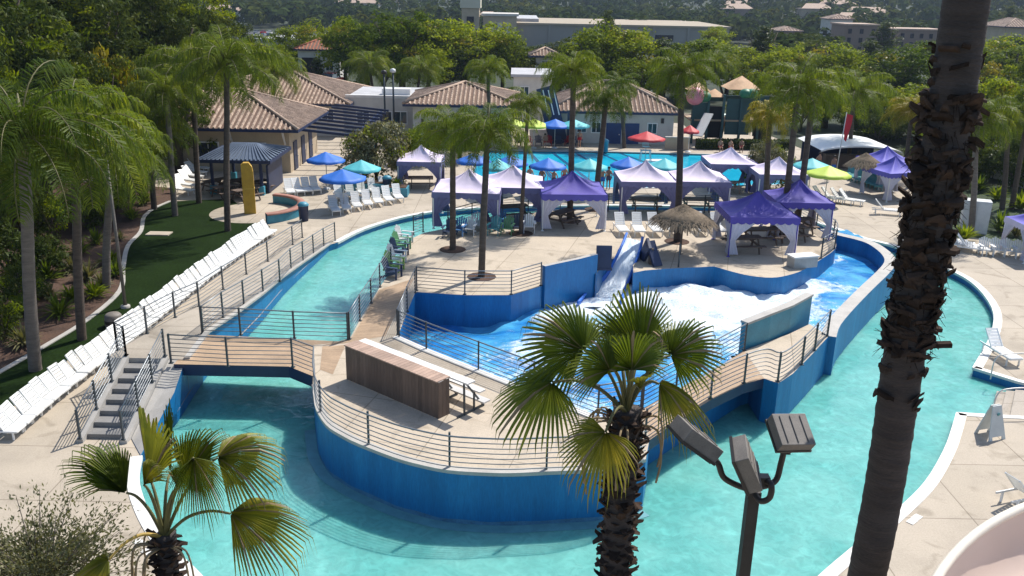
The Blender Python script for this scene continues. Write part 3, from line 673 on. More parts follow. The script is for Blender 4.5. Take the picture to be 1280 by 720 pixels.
# ------------------------------------------------------------------ lounge chairs
def lounge_proto(back=R(48), m_=None, name='lounge_chair', f0=-.95):
    m_ = m_ or MT['slat']; t = thing(name, 'white slatted lounge chair', 'lounge chair')
    m = MB()
    for s in (-1, 1): m.bar((s*.29, f0, .33), (s*.29, .25, .33), .05, .07); m.bar((s*.29, .2, .33), (s*.29, .95 if f0 < -.9 else .6, .33), .04, .06)
    m.bar((-.29, f0, .33), (.29, f0, .33), .05, .07); m.build('frame', m_, t)
    m = MB()
    for k in range(9): m.box((0, f0+.05+k*.132*(.2-f0)/1.15, .372), (.54, .105*(.2-f0)/1.15, .022))
    m.build('seat', m_, t)
    m = MB(); B = Matrix.Rotation(back, 4, 'X')
    for k in range(6):
        c = Vector((0, .26, .375))+Vector((0, math.cos(back), math.sin(back)))*(.07+k*.135); m.box(c, (.56, .112, .022), M=B)
    for s in (-1, 1): m.bar((s*.27, .24, .35), (s*.27, .24+.82*math.cos(back), .35+.82*math.sin(back)), .04, .05)
    m.build('backrest', m_, t)
    for s in (-1, 1):
        for yy_ in (f0+.15, .7 if f0 < -.9 else .5): m = MB(); m.bar((s*.29, yy_, 0), (s*.29, yy_, .31), .055); m.build('leg', m_, t)
    return t
lounge = Proto(lounge_proto()); rowl = Proto(lounge_proto(R(60), None, 'lounge_chair', -.25))
def rot_to(dx, dy): return math.atan2(dy, dx)+math.pi/2       # the foot end (-y) points to (dx, dy)
# the long row beside the ramp: foot ends point at the ramp
A = P(338, 295); Bq = P(12, 545); nrow = 42
d = (A-Bq).normalized(); side = Vector((d.y, -d.x, 0))
rowpts = smooth([P(5, 551), P(75, 492), P(150, 435), P(235, 367), P(300, 318), P(338, 293)], 20)
cum = [0]
for p, q in zip(rowpts, rowpts[1:]): cum.append(cum[-1]+(q-p).length)
nrow = int(cum[-1]/.55)
for k in range(nrow):
    s = (k+.5)*cum[-1]/nrow; i = max(j for j in range(len(cum)) if cum[j] <= s); p = rowpts[i].lerp(rowpts[min(i+1, len(rowpts)-1)], (s-cum[i])/max(1e-6, cum[i+1]-cum[i]) if i+1 < len(cum) else 0)
    tt = (rowpts[min(i+1, len(rowpts)-1)]-rowpts[max(i-1, 0)]).normalized(); sd = Vector((tt.y, -tt.x, 0))
    rowl.put((p.x+sd.x*.22, p.y+sd.y*.22, .024), rot_to(sd.x, sd.y)+random.uniform(-.09, .09), 'white slatted lounge chair, %s from the near end of the long row beside the ramp' % nth(k), 'white lounge chairs in the long row beside the ramp', (.87, .85, random.uniform(.74, .88)))
def row(n, a, b, foot, lab, grp, z=0.0, proto=None, jit=.05):
    a, b = P(*a, z), P(*b, z)
    for k in range(n):
        p = a.lerp(b, k/max(1, n-1)); (proto or lounge).put(tuple(p), rot_to(*foot)+random.uniform(-jit, jit), lab % nth(k) if '%' in lab else lab, grp, (.9, 1, 1))
g = 'white lounge chairs on the sunny deck left of the river'
row(4, (362, 243), (394, 240), (.45, -1), 'white lounge chair, %s from the left in the group of four behind the blue umbrella', g)
row(7, (418, 266), (497, 250), (.35, -1), 'white lounge chair, %s from the left in the front row by the blue umbrella', g)
row(5, (424, 249), (480, 240), (.35, -1), 'white lounge chair, %s from the left in the row behind the blue umbrella', g)
row(6, (228, 242), (248, 214), (1, -.5), 'white lounge chair, %s from the lawn in the row left of the metal roofed shelter', 'white lounge chairs by the metal roofed shelter')
row(3, (256, 212), (284, 209), (.3, -1), 'white lounge chair, %s from the left against the tan building', 'white lounge chairs against the tan building')
row(4, (776, 291), (838, 291), (.05, -1), 'white lounge chair, %s from the left between lavender tent and thatched parasol', 'white lounge chairs before the two lavender tents', ZP)
row(2, (874, 290), (896, 291), (.05, -1), 'white lounge chair, %s from the left between thatched parasol and purple tent', 'white lounge chairs right of the thatched parasol', ZP)
row(5, (1018, 250), (1062, 255), (.75, -.6), 'white lounge chair, %s from the left beside the lime umbrella', 'white lounge chairs beside the lime umbrella')
row(4, (1185, 306), (1213, 316), (.9, -.45), 'white lounge chair, %s from the left in the slanted row behind the tall trunk', 'white lounge chairs right of the tall palm trunk')
lounge.put(tuple(P(1108, 268)), 1.25, 'single white lounge chair on the deck left of the tall palm trunk', None)
lounge.put(tuple(P(1249, 447)), .12, 'white lounge chair near the river steps at the right edge', None)
lounge.put(tuple(P(1284, 628)), 1.9, 'white lounge chair cut off by the right edge above the beige slide', None)
row(9, (1062, 222), (1098, 236), (-.5, -1), 'pale green lounge chair, %s from the left beside the dark shade pavilion', 'pale lounge chairs beside the dark shade pavilion', 0, Proto(lounge_proto(R(55), MT['chairteal'])))
# ------------------------------------------------------------------ adirondack chairs
def adirondack(m_, nm='deck_chair'):
    t = thing(nm, 'slatted deck chair', 'deck chair')
    m = MB()
    for k in range(5): m.box((0, -.28+k*.12, .36-k*.025), (.5, .1, .022))
    m.build('seat', m_, t); m = MB()
    for k in range(5):
        x = -.2+k*.1; h = .72-abs(k-2)*.06; m.bar((x, .22, .26), (x*1.25, .22+h*.35, .26+h*.94), .088, .02, up=(0, 1, 0))
    m.build('backrest', m_, t)
    for s in (-1, 1):
        m = MB(); m.box((s*.31, -.05, .56), (.13, .66, .025)); m.build('armrest', m_, t)
        m = MB(); m.bar((s*.28, -.3, 0), (s*.28, -.3, .55), .03, .09); m.build('leg', m_, t)
        m = MB(); m.bar((s*.26, -.3, .33), (s*.26, .5, .03), .03, .1); m.build('leg', m_, t)
    return t
ad = {k: Proto(adirondack(MT[v])) for k, v in dict(white='white', green='chairgreen', lime='chairlime', blue='chairblue', navy='chairnavy', teal='chairteal', grey='gplastic').items()}
for k, (px, py, c) in enumerate(((491, 347, 'navy'), (494, 338, 'lime'), (497, 329, 'white'), (500, 320, 'navy'), (503, 312, 'green'), (506, 304, 'grey'))):
    ad[c].put(tuple(P(px, py, ZP)), R(72), '%s slatted deck chair, %s from the near end of the riverside row' % (c, nth(k)), 'deck chairs lined up along the river')
for px, py, c, l in ((562, 296, 'navy', 'beneath the left lavender tent'), (574, 294, 'blue', 'beside the left palm trunk'), (587, 293, 'white', 'between the two palm trunks'), (596, 288, 'grey', 'under the left lavender tent'), (618, 293, 'teal', 'right of the tall middle palm'), (634, 293, 'green', 'left of the slim palm'), (648, 290, 'navy', 'beside the slim palm'), (661, 290, 'white', 'left of the front purple tent'), (624, 284, 'blue', 'in the second row right of the middle palm')):
    ad[c].put(tuple(P(px, py, ZP)), random.uniform(-.3, .3), '%s slatted deck chair standing %s' % (c, l), 'deck chairs around the palms on the plaza')
for k, (px, py) in enumerate(((1231, 318), (1245, 319), (1259, 320), (1273, 322))): ad['white'].put(tuple(P(px, py)), R(-5), 'white slatted deck chair, %s from the left in the row at the right edge' % nth(k), 'white deck chairs at the right edge')
# ------------------------------------------------------------------ picnic tables
def picnic(m_=None):
    m_ = m_ or MT['wood']; t = thing('picnic_table', 'picnic table', 'picnic table'); m = MB()
    for k in range(5): m.box((0, -.3+k*.15, .75), (1.8, .135, .04))
    m.build('tabletop', m_, t)
    for s in (-1, 1):
        m = MB(); m.box((0, s*.68, .45), (1.8, .13, .04)); m.box((0, s*.82, .45), (1.8, .13, .04)); m.build('bench', m_, t)
    for s in (-1, 1):
        m = MB(); x = s*.65; m.bar((x, -.25, .72), (x, -.65, 0), .05, .1); m.bar((x, .25, .72), (x, .65, 0), .05, .1); m.bar((x, -.85, .41), (x, .85, .41), .05, .1); m.bar((x, -.36, .7), (x, .36, .7), .05, .08); m.build('leg_frame', m_, t)
    return t
picn = Proto(picnic()); picg = Proto(picnic(MT['woodtop']))
# ------------------------------------------------------------------ canopy tents
def tent(px, py, label, cm, vm, W_=3.3, z=ZP, rz=0, leg=1.98, curt=(0, 1, 2, 3), legc=None, H=1.0, table=True, curtm=None, grp=None):
    b = P(px, py, z); t = thing('canopy_tent', label, 'canopy tent', tuple(b), rz, grp); h = W_/2
    m = MB(); n = 12; rows = []
    for j in range(9):
        u = j/8; k = (1-u); zz = leg+.02+H*(u**1.0*.55+u**3*.45); ring = []
        for sgn in range(4):
            c0 = [(-1, -1), (1, -1), (1, 1), (-1, 1)][sgn]; c1 = [(-1, -1), (1, -1), (1, 1), (-1, 1)][(sgn+1) % 4]
            for i in range(n):
                s = i/n; x, y = lerp(c0[0], c1[0], s)*h*k, lerp(c0[1], c1[1], s)*h*k
                sag = -.16*math.sin(math.pi*s)*(4*u*(1-u)) - .03*math.sin(math.pi*s*2)**2
                ring.append((x, y, zz+sag+.02*mnoise.noise(Vector((x*2, y*2, px)))))
        rows.append(ring)
    K = 4*n; vs = [v for r_ in rows for v in r_]
    m.add(vs, [(j*K+i, j*K+(i+1) % K, (j+1)*K+(i+1) % K, (j+1)*K+i) for j in range(8) for i in range(K)], 0, True); m.build('canopy', cm, t)
    m = MB(); ns = 9; top = []; bot = []
    for sgn in range(4):
        c0 = [(-1, -1), (1, -1), (1, 1), (-1, 1)][sgn]; c1 = [(-1, -1), (1, -1), (1, 1), (-1, 1)][(sgn+1) % 4]
        for i in range(ns*4):
            s = i/(ns*4); x, y = lerp(c0[0], c1[0], s)*h*1.01, lerp(c0[1], c1[1], s)*h*1.01
            top.append((x, y, leg+.05)); bot.append((x*1.01, y*1.01, leg-.22-.09*abs(math.sin(math.pi*s*ns))))
    top.append(top[0]); bot.append(bot[0]); m.strip(bot, top, 0, True); m.build('valance', vm, t)
    for i, (sx, sy) in enumerate(((-1, -1), (1, -1), (1, 1), (-1, 1))):
        m = MB(); m.box((sx*(h-.06), sy*(h-.06), leg/2), (.06, .06, leg)); m.box((sx*(h-.06), sy*(h-.06), .01), (.16, .16, .02)); m.build('leg', legc or MT['white'], t)
        if i in curt:
            # gathered side curtain tied to its leg
            m = MB(); A_ = []; B_ = []; C_ = []
            for (dx, dy) in ((-sx, 0), (0, -sy)):
                g_ = [[], [], [], []]
                for q in range(13):
                    u = q/12; wv = .05*math.sin(q*2.2)
                    for lv, (zz, wd) in enumerate(((leg-.1, .95), (leg*.62, .42), (leg*.42, .20), (.12, .34))):
                        g_[lv].append((sx*(h-.03)+dx*wd*u*h*.9+(wv if dx == 0 else 0), sy*(h-.03)+dy*wd*u*h*.9+(wv if dy == 0 else 0), zz))
                for lv in range(3): m.strip(g_[lv+1], g_[lv], 0, True)
            m.build('curtain', curtm or MT['sheer'], t)
    m = MB()
    for sx, sy in ((-1, -1), (1, -1), (1, 1), (-1, 1)): m.bar((sx*(h-.06), sy*(h-.06), leg-.05), (0, 0, leg+H*.62), .03)
    for i in range(4):
        c0 = [(-1, -1), (1, -1), (1, 1), (-1, 1)][i]; c1 = [(-1, -1), (1, -1), (1, 1), (-1, 1)][(i+1) % 4]
        m.bar((c0[0]*(h-.06), c0[1]*(h-.06), leg-.06), (c1[0]*(h-.06), c1[1]*(h-.06), leg-.06), .035)
    m.build('roof_frame', MT['alum'], t)
    return t
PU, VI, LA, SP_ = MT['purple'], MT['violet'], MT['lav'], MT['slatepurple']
tent(713, 279, 'deep purple canopy tent with white curtains over a picnic table on the plaza', PU, VI, 3.5, rz=.04, curt=(0, 1, 3))
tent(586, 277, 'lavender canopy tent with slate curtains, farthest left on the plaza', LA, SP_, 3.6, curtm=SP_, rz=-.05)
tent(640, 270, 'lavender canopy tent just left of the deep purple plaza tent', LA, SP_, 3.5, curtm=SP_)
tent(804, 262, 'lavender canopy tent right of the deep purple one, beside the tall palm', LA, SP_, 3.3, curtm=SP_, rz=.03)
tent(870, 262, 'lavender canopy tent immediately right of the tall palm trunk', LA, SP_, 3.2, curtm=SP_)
tent(940, 310, 'front purple canopy tent over picnic tables near the blue flume', PU, PU, 3.4, rz=.02, legc=MT['purple'])
tent(992, 291, 'blue purple canopy tent partly hidden behind the front right purple tent', PU, PU, 3.0, legc=MT['purple'])
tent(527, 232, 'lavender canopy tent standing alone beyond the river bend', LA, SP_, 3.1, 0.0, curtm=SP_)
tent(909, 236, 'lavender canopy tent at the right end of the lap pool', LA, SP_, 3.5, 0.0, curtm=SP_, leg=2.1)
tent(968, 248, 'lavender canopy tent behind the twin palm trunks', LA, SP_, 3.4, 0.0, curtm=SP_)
tent(1112, 246, 'blue violet canopy tent left of the tall trunk, in front', VI, VI, 3.0, 0.0, rz=.3)
tent(1102, 231, 'blue violet canopy tent left of the tall trunk, at the back', VI, VI, 3.0, 0.0, rz=.3)
tent(1292, 322, 'pale blue canopy tent cut off by the right edge', VI, LA, 2.6, 0.0)
gp = 'picnic tables under the tents'
for px, py, rz, l in ((702, 281, .9, 'dark picnic table under the deep purple plaza tent'), (928, 314, .1, 'picnic table in front under the front purple tent'), (950, 303, .1, 'picnic table at the back under the front purple tent'), (995, 290, .2, 'picnic table under the blue purple tent'), (985, 300, .2, 'picnic table between the two purple tents'), (806, 263, 0, 'picnic table under the lavender tent left of the tall palm'), (870, 263, 0, 'picnic table under the lavender tent right of the tall palm'), (640, 273, .3, 'picnic table under the second lavender plaza tent')):
    picn.put(tuple(P(px, py, ZP)), rz, l, gp)
picn.put(tuple(P(526, 234)), .1, 'picnic table under the lone lavender tent beyond the river', gp)
picg.put(tuple(P(910, 240)), .1, 'pale picnic table under the lavender tent by the lap pool end', gp)
# ------------------------------------------------------------------ umbrellas
def umbrella(px, py, label, cm, r=1.28, h=2.1, z=0.0, rise=.55, thatch=False, grp='market umbrellas'):
    b = P(px, py, z); t = thing('umbrella', label, 'umbrella', tuple(b), random.random(), grp)
    m = MB(); m.tube([(0, 0, 0), (0, 0, h+rise)], .03, 8); m.build('pole', MT['wood'] if thatch else MT['alum'], t)
    m = MB(); n = 8; vs = []; fs = []; K = n*4
    for j in range(6):
        u = j/5
        for i in range(K):
            th = 2*math.pi*i/K; w = abs(math.sin(th*n/2)); rr_ = r*u*(1-.05*w*u)
            vs.append((rr_*math.cos(th), rr_*math.sin(th), h+rise*(1-u)*(1-.15*u)-.05*w*u))
    fs = [(j*K+i, j*K+(i+1) % K, (j+1)*K+(i+1) % K, (j+1)*K+i) for j in range(5) for i in range(K)]
    b0 = 5*K; nv = len(vs); vs += [(x*1.005, y*1.005, zz-.13) for x, y, zz in vs[b0:b0+K]]
    fs += [(b0+i, b0+(i+1) % K, nv+(i+1) % K, nv+i) for i in range(K)]
    m.add(vs, fs, 0, True); m.build('canopy', cm, t)
    m = MB()
    for i in range(n):
        th = 2*math.pi*i/n; m.bar((0, 0, h+rise-.1), (r*.96*math.cos(th), r*.96*math.sin(th), h-.06), .02)
    m.build('ribs', MT['alum'], t)
    m = MB(); m.lathe([(.0, .12), (.12, .12), (.28, .05), (.30, 0)], n=14); m.build('base', MT['gplastic'], t)
    return t
UB, UT, UL, UR = MT['ublue'], MT['uteal'], MT['ulime'], MT['ured']
for px, py, c, l, kw in ((430, 262, UB, 'bright blue umbrella shading white lounge chairs in front', dict(r=1.5)), (409, 236, UB, 'wide blue umbrella near the blue pergola', dict(r=1.35)), (453, 248, UT, 'aqua umbrella behind the bright blue front one', dict(r=1.3)),
  (592, 237, UB, 'blue umbrella at the left end of the lap pool', {}), (637, 240, UB, 'blue umbrella second from left before the lap pool', {}), (684, 244, UB, 'blue umbrella before the lap pool above the deep purple tent', {}), (735, 245, UT, 'aqua umbrella before the lap pool behind the purple tent', {}), (783, 242, UB, 'blue umbrella before the lap pool left of the tall palm', {}), (828, 244, UT, 'aqua umbrella before the lap pool right of the tall palm', {}),
  (640, 184, UL, 'lime umbrella at the far poolside, left one of two', dict(r=1.5)), (667, 185, UL, 'lime umbrella at the far poolside, right one of two', dict(r=1.5)), (693, 185, UB, 'blue umbrella at the far poolside beside the lime pair', dict(r=1.5)), (716, 185, UT, 'aqua umbrella at the far poolside', dict(r=1.5)),
  (806, 205, UR, 'red umbrella over the lifeguard stand at the far pool edge', dict(r=1.55, h=2.2)), (736, 168, UR, 'red umbrella beside the white building wall', dict(r=1.5, h=2.3)),
  (1010, 243, UT, 'aqua umbrella right of the lap pool', dict(r=1.4)), (1030, 254, UL, 'lime umbrella over lounge chairs on the right deck', dict(r=1.55)), (860, 190, UR, 'small red umbrella at the far right pool edge by the hedge', dict(r=.9, h=1.9)), (622, 246, UT, 'small aqua umbrella behind the second lavender tent', dict(r=1.1))):
    umbrella(px, py, l, c, **kw)
def palapa(px, py, z, label, r=1.6, h=2.1):
    b = P(px, py, z); t = thing('thatched_parasol', label, 'parasol', tuple(b)); rng = random.Random(px)
    m = MB(); m.tube([(0, 0, 0), (0, 0, h+.7)], .06, 8); m.build('pole', MT['wood'], t)
    m = MB()
    m.lathe([(.03, h+.8), (r*.5, h+.42), (r*.93, h+.02), (r*.9, h-.02), (.05, h+.45)], n=24)
    for i in range(1500):
        th = rng.random()*6.283; u = rng.random()**.6; L_ = rng.uniform(.3, .5)
        r0 = r*u*.92; z0 = h+.82-.8*u+.03; d = Vector((math.cos(th), math.sin(th), 0)); p0 = d*r0+Vector((0, 0, z0)); p1 = p0+d*L_*.8+Vector((0, 0, -L_*.62-rng.random()*.08)); w = Vector((-d.y, d.x, 0))*rng.uniform(.02, .045)
        m.quad(p0-w, p0+w, p1+w*.5, p1-w*.5)
    m.build('thatch_roof', MT['thatch'], t)
palapa(850, 318, ZP, 'round thatched parasol on the plaza above the wave pool', 1.62, 1.75)
palapa(1076, 240, 0, 'thatched parasol beside the violet tents on the right deck', 1.3)
# ------------------------------------------------------------------ small fixtures
t = thing('trash_can', 'dark trash can with teal lid beside the round splash pad', 'trash can', tuple(P(380, 276))); m = MB(); m.lathe([(.0, .02), (.27, .02), (.31, .95), (.33, .97)], n=18); m.build('body', MT['navy'], t)
m = MB(); m.lathe([(.34, .96), (.34, 1.03), (.2, 1.16), (0, 1.2)], n=18); m.build('lid', MT['teal'], t)
for px, py, l in ((756, 190, 'aqua trash can at the far poolside by the blue doors'), (484, 240, 'dark trash can by the planter at the olive bush')):
    t = thing('trash_can', l, 'trash can', tuple(P(px, py))); m = MB(); m.lathe([(.0, .02), (.27, .02), (.31, .95), (.33, .97)], n=14); m.build('body', MT['teal' if 'aqua' in l else 'navy'], t); m = MB(); m.lathe([(.34, .96), (.34, 1.03), (.2, 1.16), (0, 1.2)], n=14); m.build('lid', MT['teal'], t)
# round splash pad: floor, wall arc, cap, column
c = P(318, 266); 
mb = MB(); mb.lathe([(0, .03), (2.7, .03), (2.75, .0)], tuple(c), 40); struct('splash_pad_floor', mb, MT['deck'])
t = thing('curved_bench_wall', 'low curved teal bench wall with brick coloured cap round the splash pad', 'wall', tuple(c)); m = MB()
m.lathe([(3.1, 0), (3.1, .55)], n=30, a0=R(-60), a1=R(80)); m.lathe([(2.72, .55), (2.72, 0)], n=30, a0=R(-60), a1=R(80)); m.build('wall', MT['teal'], t)
m = MB(); m.lathe([(3.14, .5), (3.14, .6), (2.68, .6), (2.68, .5)], n=30, a0=R(-60), a1=R(80)); m.build('cap', mat('brick_cap', (.34, .16, .12), .8, 4, .2), t)
b = P(313, 267); hh = zat(b.x, b.y, 203); t = thing('spray_column', 'tall mustard yellow spray column with rounded top on the splash pad', 'column', tuple(b), .25)
m = MB(); pr = [(-.35, 0), (.35, 0), (.35, hh*.82), (.3, hh*.92), (.12, hh), (-.2, hh), (-.35, hh*.96)]
vs = [(x, -.22, z) for x, z in pr]+[(x, .22, z) for x, z in pr]; k = len(pr); m.add(vs, [tuple(range(k)), tuple(range(2*k-1, k-1, -1))]+[(i, k+i, k+(i+1) % k, (i+1) % k) for i in range(k)]); m.build('shaft', MT['yellow'], t)
m = MB(); m.box((0, 0, hh*.5), (.74, .47, .05)); m.build('band', mat('pale_mustard', (.58, .40, .06), .5, 2, .1), t)
# slab and box on the lawn
b = P(199, 293); t = MB(); t.box((b.x, b.y, .05), (1.3, .75, .06)); o = t.build('concrete_slab', MT['deck']); tag(o, 'small pale concrete slab lying in the lawn', 'slab')
b = P(143, 408); t = thing('speaker_box', 'dark grey rounded speaker box on the lawn beside the lounge chairs', 'speaker', tuple(b)); m = MB(); m.lathe([(.34, 0), (.36, .1), (.33, .5), (.25, .58), (0, .6)], n=14); m.build('body', MT['lampgrey'], t)
m = MB(); m.lathe([(.365, .18), (.36, .32)], n=14); m.build('grille', MT['lampm'], t)
# left lamp post
b = P(157, 385); hh = zat(b.x, b.y, 190); t = thing('lamp_post', 'thin pale lamp post standing on the lawn edge', 'lamp post', tuple(b)); m = MB(); m.tube([(0, 0, 0), (0, 0, hh)], [.075, .055], 10); m.build('pole', MT['lampgrey'], t)
m = MB(); m.lathe([(.2, 0), (.2, .12), (.1, .16)], n=12); m.build('base', MT['graycop'], t); m = MB(); m.box((.25, 0, hh), (.6, .3, .14)); m.build('lamp_head', MT['lampm'], t)
# far lamp posts by the flat roofed wing
for k, (px, py, tp, l) in enumerate(((482, 172, 92, 'left of the pair'), (493, 172, 90, 'right of the pair with a white head'))):
    b = P(px, py); hh = zat(b.x, b.y, tp); t = thing('lamp_post', 'slim dark lamp post before the flat wing, '+l, 'lamp post', tuple(b)); m = MB(); m.tube([(0, 0, 0), (0, 0, hh)], .09, 8); m.build('pole', MT['post'], t); m = MB(); m.lathe([(0, hh+.35), (.25, hh+.25), (.28, hh), (0, hh-.1)], n=10); m.build('lamp_head', MT['white' if k else 'lampm'], t)
# white depth marker tiles on the deck
for px, py, l in ((1146, 647, 'right bank'), (1140, 652, 'right bank, nearer one'), (174, 678, 'left bank'), (184, 690, 'left bank, nearer one'), (1184, 570, 'right bank, small far one')):
    p = P(px, py); m = MB(); m.box((p.x, p.y, .012), (.3, .2, .012), rz=.7 if px > 600 else -.6); o = m.build('marker_tile', MT['coping']); tag(o, 'white depth marker tile set in the concrete of the '+l, 'marker tile')
# folding A sign
b = P(1237, 545); t = thing('floor_sign', 'grey white A frame floor sign on the right bank', 'floor sign', tuple(b), R(18))
for s in (-1, 1):
    m = MB(); pr = [(-.34, 0), (-.2, 0), (-.2, .12), (.2, .12), (.2, 0), (.34, 0), (.17, 1.12), (-.17, 1.12)]
    f = lambda x, z, o_: (x, s*(.26*(1-z/1.12)+.02)+o_, z)
    vs = [f(x, z, 0) for x, z in pr]+[f(x, z, .035*s) for x, z in pr]; k = 8
    m.add(vs, [(0, 1, 2, 7), (2, 3, 6, 7), (3, 4, 5, 6), (15, 10, 9, 8), (15, 14, 11, 10), (14, 13, 12, 11)]+[(i, (i+1) % k, k+(i+1) % k, k+i) for i in range(k)]); m.build('panel', mat('sign_plastic', (.55, .58, .57), .5, 3, .1), t)
    if s < 0:
        m = MB(); m.lathe([(0, 0), (.06, 0), (.06, .01), (0, .01)], n=12); me = m.mesh('emblem', MT['chairteal']); o = obj('emblem', me, t); o.location = (0.03, f(0, .85, -.055)[1]+.0, .85); o.rotation_euler = (R(103), 0, 0)
# lifeguard stand and float
b = P(806, 206); t = thing('lifeguard_stand', 'white lifeguard stand under the red umbrella at the pool edge', 'lifeguard stand', tuple(b)); 
for sx in (-.5, .5):
    for sy in (-.4, .4): m = MB(); m.bar((sx, sy, 0), (sx*.7, sy*.7, 1.2), .06); m.build('leg', MT['white'], t)
m = MB(); m.box((0, 0, 1.22), (.9, .7, .05)); m.build('platform', MT['white'], t); m = MB(); m.box((0, .1, 1.55), (.55, .5, .06)); m.box((0, .36, 1.85), (.55, .05, .6)); m.build('seat', MT['white'], t)
m = MB(); m.lathe([(0, -.16), (.25, -.14), (.3, -.02), (.25, .08), (0, .1)], n=16); o = m.build('pool_float', MT['white']); o.location = P(822, 201, -.08); o.scale = (4, 1.6, 1); tag(o, 'long white float drifting on the lap pool', 'float')
# barrier box on the plaza beside the flume
b = P(1002, 333, ZP); t = thing('storage_bench', 'grey block shaped bench at the plaza edge by the flume', 'bench', tuple(b), .3); m = MB(); m.box((0, 0, .26), (1.3, .62, .5)); m.build('body', MT['graycop'], t); m = MB(); m.box((0, 0, .55), (1.38, .7, .07)); m.build('lid', MT['coping'], t)
# utility cabinet right
b = P(1215, 290); hh = zat(b.x, b.y, 250); t = thing('utility_cabinet', 'pale grey utility cabinet behind the tall palm trunk', 'cabinet', tuple(b), -.35); m = MB(); m.box((0, 0, hh/2), (1.5, .9, hh)); m.build('body', MT['gplastic'], t)
for s in (-1, 1): m = MB(); m.box((s*.36, -.465, hh/2), (.68, .03, hh*.9)); m.build('door', MT['gplastic'], t)
# planter boxes
for px, py, l in ((497, 244, 'teal planter box with a red flowering plant beyond the river'), (456, 238, 'long teal planter below the olive bush')):
    b = P(px, py); t = thing('planter_box', l, 'planter', tuple(b)); m = MB(); m.box((0, 0, .3), (1.5 if 'long' not in l else 3.4, 1.2, .6)); m.build('box', MT['teal'], t); m = MB(); m.box((0, 0, .62), (1.3 if 'long' not in l else 3.2, 1.0, .06)); m.build('soil', MT['mulch'], t)
# ------------------------------------------------------------------ floodlight mast in the foreground
p0 = W(941, 618, 8.0); t = thing('floodlight_mast', 'dark floodlight mast with three square lamp heads in the right foreground', 'floodlight', (p0.x, p0.y, 0))
m = MB(); m.box((0, 0, p0.z/2), (.118, .118, p0.z)); m.build('pole', MT['lampm'], t); m = MB(); m.box((0, 0, p0.z+.02), (.14, .14, .07)); m.tube([(0, 0, p0.z), (0, 0, p0.z+.2)], .045, 10); m.build('pole_cap', MT['lampm'], t)
def arm(pts, dd):
    w = [W(a, b, 8.0+e) for (a, b), e in zip(pts, dd)]; m = MB(); m.tube(smooth(w, 6), .032, 10); m.box(w[-1], (.1, .1, .1)); m.build('arm', MT['lampm'], t, True)
arm([(941, 612), (925, 608), (905, 597), (898, 580), (888, 568)], [0, 0, -.05, -.05, 0]); arm([(941, 608), (955, 608), (970, 600), (976, 580), (981, 560)], [0, .05, .1, .1, .05]); arm([(941, 612), (950, 626), (962, 622), (964, 606), (955, 600)], [0, -.15, -.2, -.2, -.1])
def head(px, py, dd, rx, ry, rz, sx, sy, sz):
    c = W(px, py, 8.0+dd)-Vector((p0.x, p0.y, 0)); M_ = Matrix.Rotation(rz, 4, 'Z') @ Matrix.Rotation(ry, 4, 'Y') @ Matrix.Rotation(rx, 4, 'X')
    m = MB(); m.box(c, (sx, sy, sz), M=M_)
    T_ = Matrix.Translation(c) @ M_
    for k in (-1, 0, 1): m.box(T_ @ Vector((k*sx*.3, 0, sz/2+.006)), (.012, sy*.86, .012), M=M_)
    me = m.mesh('lamp_head', MT['lampgrey']); o = obj('lamp_head', me, t); mod = o.modifiers.new('Bevel', 'BEVEL'); mod.width = .012; mod.segments = 2; mod.limit_method = 'ANGLE'
    m = MB(); m.box(T_ @ Vector((0, 0, -sz/2-.01)), (sx*1.05, sy*1.05, .03), M=M_); f = m.mesh('lens_frame', MT['lampm']); obj('lens_frame', f, o)
    m = MB(); m.box(T_ @ Vector((0, 0, -sz/2-.03)), (sx*.9, sy*.9, .012), M=M_); f = m.mesh('lens', MT['glass']); obj('lens', f, o)
head(870, 548, .0, R(-6), R(38), R(8), .44, .40, .15); head(934, 580, -.12, R(30), R(62), R(20), .46, .36, .14); head(989, 540, .1, R(34), R(4), R(12), .38, .36, .13)
# ------------------------------------------------------------------ beige slide at the bottom right corner
rimp = [P(a, b, 7.6) for a, b in ((1168, 728), (1202, 683), (1240, 655), (1282, 633))]
def circ(a, b, c):
    ax_, ay_, bx, by, cx, cy = a.x, a.y, b.x, b.y, c.x, c.y; D = 2*(ax_*(by-cy)+bx*(cy-ay_)+cx*(ay_-by))
    ux = ((ax_*ax_+ay_*ay_)*(by-cy)+(bx*bx+by*by)*(cy-ay_)+(cx*cx+cy*cy)*(ay_-by))/D; uy = ((ax_*ax_+ay_*ay_)*(cx-bx)+(bx*bx+by*by)*(ax_-cx)+(cx*cx+cy*cy)*(bx-ax_))/D
    return Vector((ux, uy, 7.6))
cc = circ(rimp[0], rimp[1], rimp[3]); rad = (rimp[1]-cc).length
t = thing('water_slide', 'beige curved water slide trough in the bottom right corner', 'water slide', (cc.x, cc.y, 0))
pr = []
for k in range(11):
    th = math.pi*k/10; pr.append((rad-.62+.6*math.cos(th), 7.6-.75*math.sin(th)))
m = MB(); m.lathe(pr, n=60, a0=R(60), a1=R(250)); m.build('trough', MT['flume'], t)
for rr_ in (rad, rad-1.24):
    m = MB(); m.lathe([(rr_+.055*math.cos(q), 7.6+.055*math.sin(q)) for q in [2*math.pi*k/10 for k in range(11)]], n=60, a0=R(60), a1=R(250)); m.build('lip', MT['flumelip'], t)
for k in range(3):
    th = R(85+k*75); m = MB(); x, y = (rad-.62)*math.cos(th), (rad-.62)*math.sin(th); m.tube([(x, y, 0), (x, y, 6.86)], .12, 10); m.build('support_post', MT['alum'], t)
